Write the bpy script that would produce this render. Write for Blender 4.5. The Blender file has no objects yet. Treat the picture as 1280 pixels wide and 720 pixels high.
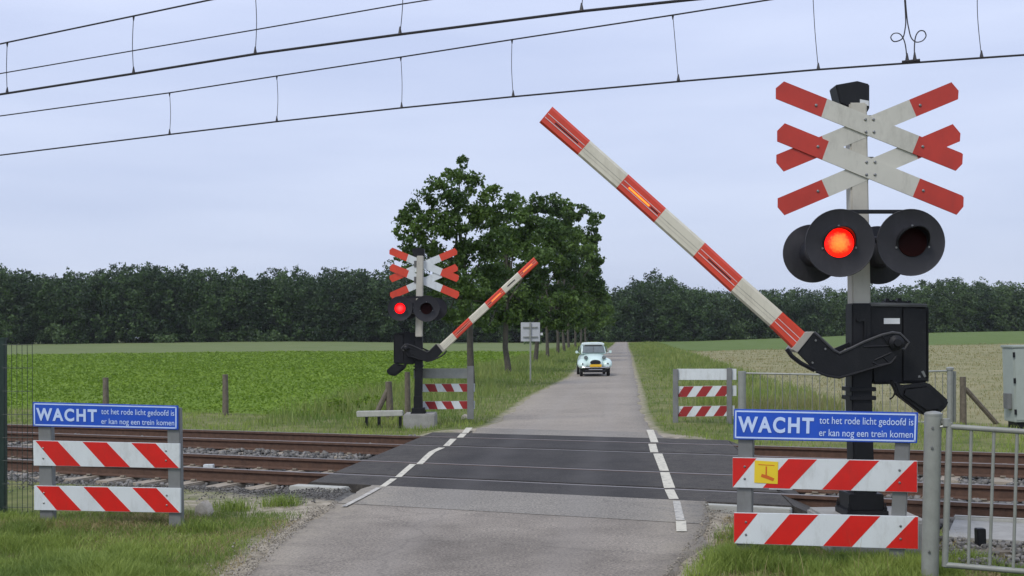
import bpy, math, random
import numpy as np
from mathutils import Vector, Matrix
random.seed(7)
rng = np.random.default_rng(7)
S = bpy.context.scene
COL = S.collection
PI = math.pi
# ------------------------------------------------------------------ camera
F, HZ, ROLL, EYE = 1453.17, 416.9, -0.0124059, 1.7268      # focal length and horizon in 1280-wide photo pixels
T = math.atan((HZ-360)/F)
CT, ST, CR, SR = math.cos(T), math.sin(T), math.cos(ROLL), math.sin(ROLL)
right = Vector((CR, -SR*ST, SR*CT)); up = Vector((-SR, -CR*ST, CR*CT)); fwd = Vector((0, CT, ST))
cam = bpy.data.objects.new('camera', bpy.data.cameras.new('camera')); COL.objects.link(cam)
m = Matrix.Identity(4)
for i in range(3):
    m[i][0], m[i][1], m[i][2] = right[i], up[i], -fwd[i]
m[0][3], m[1][3], m[2][3] = 0, 0, EYE
cam.matrix_world = m
cam.data.sensor_width = 36; cam.data.lens = 36*F/1280
cam.data.clip_start = 0.1; cam.data.clip_end = 6000
S.camera = cam
# ------------------------------------------------------------------ world, sun, exposure
SUN_EL, SUN_AZ = math.radians(52), math.radians(215)        # azimuth from +Y, clockwise
w = bpy.data.worlds.new('World'); S.world = w; w.use_nodes = True
nt = w.node_tree; nt.nodes.clear()
out = nt.nodes.new('ShaderNodeOutputWorld'); bg = nt.nodes.new('ShaderNodeBackground')
sky = nt.nodes.new('ShaderNodeTexSky'); sky.sky_type = 'NISHITA'; sky.sun_disc = False
sky.sun_elevation = SUN_EL; sky.sun_rotation = SUN_AZ; sky.dust_density = 2.0
tc = nt.nodes.new('ShaderNodeTexCoord'); mp = nt.nodes.new('ShaderNodeMapping'); mp.inputs['Scale'].default_value = (1, 1, 7)
ns = nt.nodes.new('ShaderNodeTexNoise'); ns.inputs['Scale'].default_value = 2.2; ns.inputs['Detail'].default_value = 6; ns.inputs['Roughness'].default_value = .5
rp = nt.nodes.new('ShaderNodeValToRGB')
rp.color_ramp.elements[0].position = .32; rp.color_ramp.elements[0].color = (5.25, 5.95, 8.15, 1)
rp.color_ramp.elements[1].position = .70; rp.color_ramp.elements[1].color = (6.5, 7.15, 9.2, 1)
mx = nt.nodes.new('ShaderNodeMix'); mx.data_type = 'RGBA'; mx.inputs['Factor'].default_value = .88   # stratus deck over the blue sky
L = nt.links.new
L(tc.outputs['Generated'], mp.inputs['Vector']); L(mp.outputs[0], ns.inputs['Vector']); L(ns.outputs['Fac'], rp.inputs['Fac'])
sx = nt.nodes.new('ShaderNodeSeparateXYZ'); L(tc.outputs['Generated'], sx.inputs[0])
r2 = nt.nodes.new('ShaderNodeValToRGB'); r2.color_ramp.elements[0].position = 0.; r2.color_ramp.elements[0].color = (.84, .85, .83, 1); r2.color_ramp.elements[1].position = .30; r2.color_ramp.elements[1].color = (1, 1, 1, 1)
L(sx.outputs[2], r2.inputs[0]); m3 = nt.nodes.new('ShaderNodeMix'); m3.data_type = 'RGBA'; m3.blend_type = 'MULTIPLY'; m3.inputs['Factor'].default_value = 1
L(rp.outputs[0], m3.inputs['A']); L(r2.outputs[0], m3.inputs['B'])
L(sky.outputs[0], mx.inputs['A']); L(m3.outputs['Result'], mx.inputs['B']); L(mx.outputs['Result'], bg.inputs['Color'])
bg.inputs['Strength'].default_value = .10; L(bg.outputs[0], out.inputs['Surface'])
sun = bpy.data.objects.new('sun', bpy.data.lights.new('sun', 'SUN')); COL.objects.link(sun)
sun.data.energy = 1.5; sun.data.angle = math.radians(14); sun.data.color = (1, .95, .88)
sd = Vector((math.sin(SUN_AZ)*math.cos(SUN_EL), math.cos(SUN_AZ)*math.cos(SUN_EL), math.sin(SUN_EL)))
sun.rotation_euler = sd.to_track_quat('Z', 'Y').to_euler()
S.view_settings.view_transform = 'Standard'; S.view_settings.look = 'None'
S.view_settings.exposure = 0.30; S.view_settings.gamma = 1
S.render.engine = 'CYCLES'
# ------------------------------------------------------------------ geometry of the view
AZ, D1, SP = .42489, 13.133, 3.611                           # track normal azimuth, near track centre, track spacing
NX, NY = math.sin(AZ), math.cos(AZ)
def ray(px, py):
    return right*(px-640) + up*(360-py) + fwd*F
O = Vector((0, 0, EYE))
def at(px, py, Y):
    r = ray(px, py); return O + r*(Y/r.y)
def atz(px, py, z=0.0):
    r = ray(px, py); return O + r*((z-EYE)/r.z)
def atn(px, py, n):
    r = ray(px, py); return O + r*(n/(NX*r.x+NY*r.y))
def ns_xy(n, s): return (NX*n+NY*s, NY*n-NX*s)
ROAD = np.array([(-10, -3.3, -.5), (6, -2.0, .85), (8.3, -1.95, 1.09), (9.6, -1.97, 1.5), (11.1, -1.93, 1.85), (12.3, -1.80, 1.98), (20.3, -.72, 2.5), (24, -.5, 2.74), (28.6, -.1, 3.1),
  (36.5, .63, 3.9), (52, 2.6, 5.4), (63, 3.56, 6.45), (100, 7.4, 10.1), (146, 12.2, 14.4), (200, 17.6, 19.7), (270, 24., 26.2)])
def sst(a, b, v):
    t = np.clip((v-a)/(b-a), 0, 1); return t*t*(3-2*t)
def road_edges(y): return np.interp(y, ROAD[:, 0], ROAD[:, 1]), np.interp(y, ROAD[:, 0], ROAD[:, 2])
def lat(x, y):
    a, b = road_edges(y); return np.where(x < a, x-a, np.where(x > b, x-b, 0.0))
def rise(x, y):
    return sst(60, 220, y)*1.2*sst(.03, .32, np.abs(x/np.maximum(y, 1)-.094))
def road_z(x, y):
    n = NX*x+NY*y
    return -.22*sst(18.4, 23.5, n) + rise(x, y)
def ground_z(x, y):
    x = np.asarray(x, float); y = np.asarray(y, float)
    n = NX*x+NY*y
    z = -.03 - .20*sst(10.7, 11.4, n) - .05*sst(18.8, 22, n)
    z = z + rise(x, y) + .03*np.sin(x*.7+1.3)*np.sin(y*.9)*sst(0, 2, np.abs(lat(x, y)))
    rz = road_z(x, y)-.035
    k = (1-sst(.5, 1.6, np.abs(lat(x, y))))*np.where(n > 15, sst(18.4, 18.9, n), 1-sst(11.2, 11.6, n))
    return z*(1-k)+rz*k
def on_ground(px, py):
    r = ray(px, py); z = -.1
    for _ in range(12):
        p = O + r*((z-EYE)/r.z); z = float(ground_z(p.x, p.y))
    return p
# ------------------------------------------------------------------ materials
MATS = {}
def mat(name, col, rough=.6, metal=0, var=.12, scale=4., bump=0., bscale=60., attr=None, acol=None, spec=.5, emit=None, es=1, dirt=None, dirt_amt=.3, trans=0):
    if name in MATS: return MATS[name]
    mt = bpy.data.materials.new(name); MATS[name] = mt; mt.use_nodes = True
    n = mt.node_tree; b = n.nodes['Principled BSDF']; lk = n.links.new
    b.inputs['Roughness'].default_value = rough; b.inputs['Metallic'].default_value = metal; b.inputs['Specular IOR Level'].default_value = spec
    t = n.nodes.new('ShaderNodeTexCoord'); nz = n.nodes.new('ShaderNodeTexNoise'); nz.inputs['Scale'].default_value = scale; nz.inputs['Detail'].default_value = 8
    nz.inputs['Roughness'].default_value = .65
    lk(t.outputs['Object'], nz.inputs['Vector'])
    r = n.nodes.new('ShaderNodeValToRGB'); e = r.color_ramp.elements
    e[0].position = .3; e[1].position = .7
    lo = acol if acol else [c*(1-var) for c in col]; hi = col if acol else [min(1, c*(1+var)) for c in col]
    e[0].color = (*lo, 1); e[1].color = (*hi, 1)
    if attr:
        a = n.nodes.new('ShaderNodeAttribute'); a.attribute_name = attr
        ad = n.nodes.new('ShaderNodeMath'); ad.operation = 'MULTIPLY_ADD'; lk(nz.outputs['Fac'], ad.inputs[0]); ad.inputs[1].default_value = .5
        lk(a.outputs['Fac'], ad.inputs[2]); sb = n.nodes.new('ShaderNodeMath'); sb.operation = 'SUBTRACT'; lk(ad.outputs[0], sb.inputs[0]); sb.inputs[1].default_value = .25
        lk(sb.outputs[0], r.inputs['Fac']); e[0].position = 0.; e[1].position = 1.
    else: lk(nz.outputs['Fac'], r.inputs['Fac'])
    src = r.outputs[0]
    if dirt:
        n2 = n.nodes.new('ShaderNodeTexNoise'); n2.inputs['Scale'].default_value = 9; n2.inputs['Detail'].default_value = 12; n2.inputs['Roughness'].default_value = .75
        mpp = n.nodes.new('ShaderNodeMapping'); mpp.inputs['Scale'].default_value = (1, 1, .35); lk(t.outputs['Object'], mpp.inputs[0]); lk(mpp.outputs[0], n2.inputs['Vector'])
        mr = n.nodes.new('ShaderNodeMapRange'); mr.inputs[1].default_value = .5; mr.inputs[2].default_value = .75; mr.inputs[4].default_value = dirt_amt; lk(n2.outputs['Fac'], mr.inputs[0])
        mi = n.nodes.new('ShaderNodeMix'); mi.data_type = 'RGBA'; lk(mr.outputs[0], mi.inputs['Factor']); lk(src, mi.inputs['A']); mi.inputs['B'].default_value = (*dirt, 1); src = mi.outputs['Result']
    lk(src, b.inputs['Base Color'])
    if bump:
        n3 = n.nodes.new('ShaderNodeTexNoise'); n3.inputs['Scale'].default_value = bscale; n3.inputs['Detail'].default_value = 4; lk(t.outputs['Object'], n3.inputs['Vector'])
        bp = n.nodes.new('ShaderNodeBump'); bp.inputs['Strength'].default_value = bump; bp.inputs['Distance'].default_value = .01; lk(n3.outputs['Fac'], bp.inputs['Height']); lk(bp.outputs[0], b.inputs['Normal'])
    if emit: b.inputs['Emission Color'].default_value = (*emit, 1); b.inputs['Emission Strength'].default_value = es
    if trans: b.inputs['Transmission Weight'].default_value = trans
    return mt
DIRT = (.10, .085, .065)
M_white = mat('weathered white paint', (.52, .51, .44), .45, var=.07, dirt=(.22, .21, .17), dirt_amt=.45)
M_boomw = mat('cream boom sheeting', (.62, .59, .47), .4, var=.06, dirt=(.3, .28, .2), dirt_amt=.5)
M_red = mat('weathered red paint', (.46, .035, .018), .4, var=.12, dirt=(.25, .03, .02), dirt_amt=.4)
M_boomr = mat('orange red boom sheeting', (.62, .055, .022), .35, var=.1, dirt=(.35, .04, .02), dirt_amt=.4)
M_refred = mat('red reflective sheeting', (.60, .012, .008), .35, var=.1, dirt=(.35, .03, .02), dirt_amt=.5)
M_refwhite = mat('white reflective sheeting', (.62, .66, .66), .35, var=.05, dirt=(.30, .30, .26), dirt_amt=.5)
M_dkred = mat('dull dark red sheeting', (.30, .02, .02), .4, var=.1)
M_blue = mat('blue sign sheeting', (.010, .075, .48), .38, var=.1, dirt=(.05, .10, .30), dirt_amt=.5)
M_blueedge = mat('pale blue sign letters', (.50, .62, .85), .4, var=.04)
M_grey = mat('galvanised sign post', (.20, .205, .20), .5, metal=.3, var=.15, dirt=DIRT, dirt_amt=.3)
M_pgrey = mat('grey painted steel', (.24, .25, .22), .5, var=.12, scale=10, dirt=DIRT, dirt_amt=.35)
M_galv = mat('galvanised steel', (.30, .31, .28), .45, metal=.35, var=.12, scale=8)
M_mast = mat('grey white mast paint', (.46, .44, .37), .5, var=.08, dirt=(.2, .19, .15), dirt_amt=.4)
M_black = mat('black cast housing', (.0085, .009, .0105), .5, var=.2, scale=6, bump=.15, bscale=90, dirt=(.022, .022, .022), dirt_amt=.5, spec=.3)
M_disc = mat('matt black background disc', (.016, .016, .020), .6, var=.2, dirt=(.045, .045, .05), dirt_amt=.5)
M_edge = mat('worn steel edge', (.14, .14, .135), .5, metal=.5, var=.2)
M_rim = mat('worn black edge', (.05, .05, .052), .5, var=.3)
M_strap = mat('beige clamp frame', (.33, .31, .26), .5, var=.1)
M_lit = mat('lit red lens', (.8, .02, .0), .3, emit=(1, .045, .006), es=1.7)
M_lit2 = mat('deep red lit lens', (.8, .0, .0), .3, emit=(1, .012, .012), es=2.2)
for mm_, (c0_, c1_, c2__) in ((M_lit, ((1, .22, .03, 1), (1, .075, .012, 1), (.75, .004, .002, 1))), (M_lit2, ((1, .05, .05, 1), (1, .01, .012, 1), (.7, .002, .004, 1)))):
    n_ = mm_.node_tree; _a = n_.nodes.new('ShaderNodeAttribute'); _a.attribute_name = 'radial'; _t = n_.nodes.new('ShaderNodeTexCoord'); _v = n_.nodes.new('ShaderNodeTexNoise'); _v.inputs['Scale'].default_value = 60
    _m = n_.nodes.new('ShaderNodeMath'); _m.operation = 'MULTIPLY_ADD'; _m.inputs[1].default_value = .5; n_.links.new(_t.outputs['Object'], _v.inputs['Vector']); n_.links.new(_v.outputs['Fac'], _m.inputs[0]); n_.links.new(_a.outputs['Fac'], _m.inputs[2])
    _r = n_.nodes.new('ShaderNodeValToRGB'); _r.color_ramp.elements[0].position = .30; _r.color_ramp.elements[0].color = c0_; _r.color_ramp.elements[1].position = 1.; _r.color_ramp.elements[1].color = c2__; _e = _r.color_ramp.elements.new(.85); _e.color = c1_
    n_.links.new(_m.outputs[0], _r.inputs[0]); n_.links.new(_r.outputs[0], n_.nodes['Principled BSDF'].inputs['Emission Color'])
M_unlit = mat('unlit dark red lens', (.018, .003, .003), .6, spec=.1, var=.2)
M_amber = mat('lit orange boom lamp', (.9, .3, .03), .3, emit=(1, .22, .02), es=1.1)
M_bolt = mat('bolt steel', (.25, .25, .24), .35, metal=.8)
M_backpl = mat('pale sign back', (.46, .48, .50), .5, var=.06)
M_label = mat('small white label', (.6, .62, .62), .5)
M_yellow = mat('yellow sticker', (.75, .55, .02), .5, var=.06)
M_orange = mat('orange print', (.60, .13, .01), .5)
M_wood = mat('weathered fence wood', (.14, .12, .09), .9, var=.3, scale=14, bump=.5, bscale=40)
M_conc = mat('concrete', (.30, .295, .27), .9, var=.15, scale=6, bump=.4, bscale=80, dirt=(.15, .15, .12), dirt_amt=.5)
M_conclight = mat('pale concrete kerb', (.42, .42, .37), .9, var=.1, scale=8, bump=.3, dirt=(.2, .2, .17), dirt_amt=.4)
M_sleeper = mat('dusty concrete sleeper', (.30, .26, .20), .9, var=.18, scale=9, bump=.4)
M_rust = mat('rusty rail steel', (.095, .052, .033), .8, var=.3, scale=12, bump=.2)
M_railtop = mat('worn rail head', (.20, .18, .165), .5, metal=.3, var=.1, scale=8)
M_stone = mat('ballast stone', (.235, .225, .205), .9, attr='rnd', acol=(.07, .068, .062))
M_grit = mat('pale grit', (.40, .36, .29), .9, attr='rnd', acol=(.17, .155, .13))
M_pale = mat('pale boulder', (.42, .38, .31), .9, var=.25, scale=20, bump=.4)
M_green = mat('dark green fence steel', (.012, .030, .022), .5, var=.15)
M_cab = mat('grey green cabinet', (.34, .38, .34), .5, var=.05, dirt=(.2, .22, .18), dirt_amt=.3)
M_wire = mat('oxidised overhead wire', (.018, .015, .016), .5, var=.1)
M_bark = mat('tree bark', (.075, .068, .052), .95, var=.3, scale=9, bump=.8, bscale=25)
def leafmat(name, hi, lo, trans=.25):
    mt = mat(name, hi, .55, attr='rnd', acol=lo, scale=.9, spec=.3)
    n = mt.node_tree; b = n.nodes['Principled BSDF']; o = n.nodes['Material Output']
    tr = n.nodes.new('ShaderNodeBsdfTranslucent'); ms = n.nodes.new('ShaderNodeMixShader'); ms.inputs[0].default_value = trans
    n.links.new(b.inputs['Base Color'].links[0].from_socket, tr.inputs['Color']); n.links.new(b.outputs[0], ms.inputs[1]); n.links.new(tr.outputs[0], ms.inputs[2]); n.links.new(ms.outputs[0], o.inputs['Surface'])
    return mt
M_leaf = leafmat('roadside oak leaves', (.125, .205, .042), (.042, .086, .020))
M_wleaf = leafmat('woodland leaves', (.072, .130, .036), (.018, .042, .016), .15)
M_wleaf2 = leafmat('mixed woodland leaves', (.085, .140, .044), (.024, .052, .020), .15)
M_grass = leafmat('lush verge grass', (.32, .40, .085), (.12, .19, .036), .3)
M_tgrass = leafmat('seeding verge grass', (.27, .31, .09), (.11, .20, .035), .3)
M_dry = leafmat('dry tawny grass', (.42, .33, .17), (.24, .21, .09), .3)
M_stubble = leafmat('mixed dry and green stems', (.34, .29, .14), (.15, .19, .055), .3)
M_crop = leafmat('field crop leaves', (.215, .325, .036), (.145, .235, .027), .3)
# ------------------------------------------------------------------ object helpers
def link(name, me, mats=None, parent=None, smooth=False):
    o = bpy.data.objects.new(name, me); COL.objects.link(o)
    for k in (mats if isinstance(mats, (list, tuple)) else [mats]) if mats else []: me.materials.append(k)
    if smooth:
        me.polygons.foreach_set('use_smooth', [True]*len(me.polygons))
    if parent is not None: o.parent = parent; o.matrix_parent_inverse = Matrix.Translation(-parent.location) if parent.type == 'EMPTY' or parent.location.length else Matrix.Identity(4)
    return o
def thing(name, loc, label, cat, group=None):
    o = bpy.data.objects.new(name, None); COL.objects.link(o); o.location = Vector(loc); o.empty_display_size = .2
    tag(o, label, cat, group); return o
def tag(o, label, cat, group=None, kind=None):
    if label: o['label'] = label
    if cat: o['category'] = cat
    if group: o['group'] = group
    if kind: o['kind'] = kind
    return o
class MB:
    def __init__(s): s.v = []; s.f = []; s.m = []
    def add(s, vs, fs, mi=0):
        b = len(s.v); s.v += [tuple(v) for v in vs]; s.f += [tuple(i+b for i in f) for f in fs]; s.m += [mi]*len(fs); return s
    def prism(s, pts, ext, mi=0):
        k = len(pts); pts = [Vector(p) for p in pts]; e = Vector(ext)
        a = pts+[p+e for p in pts]
        return s.add(a, [tuple(range(k))[::-1], tuple(range(k, 2*k))]+[(i, (i+1) % k, k+(i+1) % k, k+i) for i in range(k)], mi)
    def box(s, x0, x1, y0, y1, z0, z1, mi=0):
        return s.prism([(x0, y0, z0), (x1, y0, z0), (x1, y1, z0), (x0, y1, z0)], (0, 0, z1-z0), mi)
    def tube(s, path, r, seg=8, mi=0, cap=True):
        path = [Vector(p) for p in path]; rs = r if isinstance(r, (list, tuple)) else [r]*len(path)
        vs = []; up0 = None
        for i, p in enumerate(path):
            d = (path[min(i+1, len(path)-1)]-path[max(i-1, 0)]).normalized()
            if up0 is None: up0 = d.orthogonal().normalized()
            u = (up0-d*up0.dot(d)).normalized(); v = d.cross(u); up0 = u
            for k in range(seg):
                a = 2*PI*k/seg; vs.append(p+(u*math.cos(a)+v*math.sin(a))*rs[i])
        fs = [(i*seg+k, i*seg+(k+1) % seg, (i+1)*seg+(k+1) % seg, (i+1)*seg+k) for i in range(len(path)-1) for k in range(seg)]
        if cap: fs += [tuple(range(seg))[::-1], tuple(range(len(vs)-seg, len(vs)))]
        return s.add(vs, fs, mi)
    def lathe(s, c, axis, prof, seg=32, mi=0):
        axis = Vector(axis).normalized(); u = axis.orthogonal().normalized(); v = axis.cross(u); c = Vector(c); vs = []
        for (h, r) in prof:
            for k in range(seg):
                a = 2*PI*k/seg; vs.append(c+axis*h+(u*math.cos(a)+v*math.sin(a))*r)
        fs = [(i*seg+k, i*seg+(k+1) % seg, (i+1)*seg+(k+1) % seg, (i+1)*seg+k) for i in range(len(prof)-1) for k in range(seg)]
        fs += [tuple(range(seg))[::-1], tuple(range(len(vs)-seg, len(vs)))]
        return s.add(vs, fs, mi)
    def build(s, name, mats, parent=None, smooth=False, bevel=0):
        me = bpy.data.meshes.new(name); me.from_pydata(s.v, [], s.f); me.update()
        o = link(name, me, mats, parent)
        me.polygons.foreach_set('material_index', s.m)
        import bmesh
        b = bmesh.new(); b.from_mesh(me); bmesh.ops.recalc_face_normals(b, faces=b.faces)
        if bevel:
            es = [e for e in b.edges if len(e.link_faces) == 2 and e.calc_face_angle(0) > .6]
            try: bmesh.ops.bevel(b, geom=es, offset=bevel, segments=2, affect='EDGES', clamp_overlap=True)
            except Exception: pass
        b.to_mesh(me); b.free()
        if smooth:
            me.polygons.foreach_set('use_smooth', [True]*len(me.polygons)); me.set_sharp_from_angle(angle=.7)
        return o
def npmesh(name, V, Fq, mats, parent=None, rnd=None, mi=None, smooth=False):
    V = np.asarray(V, np.float32).reshape(-1, 3); Fq = np.asarray(Fq, np.int32); k = Fq.shape[1]
    me = bpy.data.meshes.new(name); me.vertices.add(len(V)); me.vertices.foreach_set('co', V.ravel())
    me.loops.add(Fq.size); me.loops.foreach_set('vertex_index', Fq.ravel()); me.polygons.add(len(Fq))
    me.polygons.foreach_set('loop_start', np.arange(0, Fq.size, k, dtype=np.int32)); me.polygons.foreach_set('loop_total', np.full(len(Fq), k, np.int32))
    o = link(name, me, mats, parent)
    if mi is not None: me.polygons.foreach_set('material_index', np.asarray(mi, np.int32))
    me.update(calc_edges=True); me.validate()
    if rnd is not None:
        a = me.attributes.new('rnd', 'FLOAT', 'POINT'); a.data.foreach_set('value', np.asarray(rnd, np.float32))
    if smooth: me.polygons.foreach_set('use_smooth', [True]*len(me.polygons))
    return o
# ------------------------------------------------------------------ ground
def axis(lo, hi, dl, dh, step, g=1.12):
    a = list(np.arange(dl, dh+1e-6, step)); s = step
    while a[-1] < hi: s *= g; a.append(a[-1]+s)
    s = step
    while a[0] > lo: s *= g; a.insert(0, a[0]-s)
    return np.array(a)
xs = axis(-1600, 1600, -14, 12, .16, 1.09); ys = axis(-60, 1700, 5, 26, .16, 1.06)
GX, GY = np.meshgrid(xs, ys); gx, gy = GX.ravel(), GY.ravel(); gz = ground_z(gx, gy)
n_ = NX*gx+NY*gy; s_ = NY*gx-NX*gy; lt = lat(gx, gy)
w_ = len(xs); idx = (np.arange(len(ys)-1)[:, None]*w_+np.arange(w_-1)[None]).ravel()
quads = np.stack([idx, idx+1, idx+1+w_, idx+w_], 1)
Z = {}
Z['gravel'] = np.maximum(sst(10.9, 11.5, n_)*(1-sst(18.6, 19.1, n_)), .8*sst(10.1, 10.9, n_)*(1-sst(11.1, 11.5, n_))*(1-sst(1.2, 3.4, np.abs(lt)))*(lt < 0))
shoulder = (1-sst(.08, .48, np.abs(lt)))*(n_ < 30)
Z['sand'] = np.clip(shoulder*(n_ < 11.6)+.6*(1-sst(.05, .5, np.abs(lt)))*(n_ > 18)+.55*sst(9.0, 10.2, n_)*(1-sst(11.1, 11.5, n_))*(1-sst(1.0, 4.5, np.abs(lt)))
                    +.25*sst(9.3, 10.4, gy)*(lt < -.3)*(n_ < 11)*(gx > -8)*(gy < 12.5)
                    +.55*sst(18.5, 18.9, n_)*(1-sst(19.3, 20.2, n_)), 0, 1)
Z['crop'] = sst(24.2, 25.4, n_)*sst(4.5, 6., -lt)*(1-sst(112, 116, gy))
Z['strip'] = .95*sst(112, 120, gy)*sst(3, 6, lt)
Z['pale'] = sst(112, 118, gy)*(lt < 0)*sst(2, 5, -lt)
Z['tan'] = sst(23.5, 27, n_)*sst(4.0, 6.5, lt)*(1-sst(112, 120, gy))
g = npmesh('ground', np.stack([gx, gy, gz], 1), quads, None, smooth=True)
for k, v in Z.items():
    a = g.data.attributes.new(k, 'FLOAT', 'POINT'); a.data.foreach_set('value', v.astype(np.float32))
gm = bpy.data.materials.new('verge and field ground'); gm.use_nodes = True
n = gm.node_tree; b = n.nodes['Principled BSDF']; b.inputs['Roughness'].default_value = .95; b.inputs['Specular IOR Level'].default_value = .15
t = n.nodes.new('ShaderNodeTexCoord')
def gn(sc, det=8, rough=.65):
    q = n.nodes.new('ShaderNodeTexNoise'); q.inputs['Scale'].default_value = sc; q.inputs['Detail'].default_value = det; q.inputs['Roughness'].default_value = rough
    n.links.new(t.outputs['Object'], q.inputs['Vector']); return q.outputs['Fac']
def ramp(f, c0, c1, p0=.35, p1=.65):
    r = n.nodes.new('ShaderNodeValToRGB'); r.color_ramp.elements[0].position = p0; r.color_ramp.elements[1].position = p1
    r.color_ramp.elements[0].color = (*c0, 1); r.color_ramp.elements[1].color = (*c1, 1); n.links.new(f, r.inputs[0]); return r.outputs[0]
cur = ramp(gn(1.3), (.10, .13, .035), (.21, .21, .085))
nf = gn(5, 10, .7)
def layer(cur, attr, col, soft=.35):
    a = n.nodes.new('ShaderNodeAttribute'); a.attribute_name = attr
    ad = n.nodes.new('ShaderNodeMath'); ad.operation = 'ADD'; n.links.new(a.outputs['Fac'], ad.inputs[0]); n.links.new(nf, ad.inputs[1])
    mr = n.nodes.new('ShaderNodeMapRange'); mr.inputs[1].default_value = 1-soft/2; mr.inputs[2].default_value = 1+soft/2; n.links.new(ad.outputs[0], mr.inputs[0])
    mi = n.nodes.new('ShaderNodeMix'); mi.data_type = 'RGBA'; n.links.new(mr.outputs[0], mi.inputs['Factor']); n.links.new(cur, mi.inputs['A']); n.links.new(col, mi.inputs['B']); return mi.outputs['Result']
cur = layer(cur, 'crop', ramp(gn(3.), (.13, .21, .024), (.17, .255, .038)))
cur = layer(cur, 'pale', ramp(gn(.15), (.125, .165, .06), (.16, .19, .075)))
cur = layer(cur, 'strip', ramp(gn(.3), (.095, .145, .035), (.13, .18, .055)))
cur = layer(cur, 'tan', ramp(gn(1.1), (.20, .20, .095), (.30, .27, .15)))
cur = layer(cur, 'sand', ramp(gn(9), (.24, .21, .155), (.46, .41, .32)))
cur = layer(cur, 'gravel', ramp(gn(22), (.07, .068, .062), (.20, .195, .18)))
n.links.new(cur, b.inputs['Base Color'])
bp = n.nodes.new('ShaderNodeBump'); bp.inputs['Strength'].default_value = .8; bp.inputs['Distance'].default_value = .03; n.links.new(gn(30), bp.inputs['Height']); n.links.new(bp.outputs[0], b.inputs['Normal'])
g.data.materials.append(gm); tag(g, None, None, kind='structure')
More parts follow.
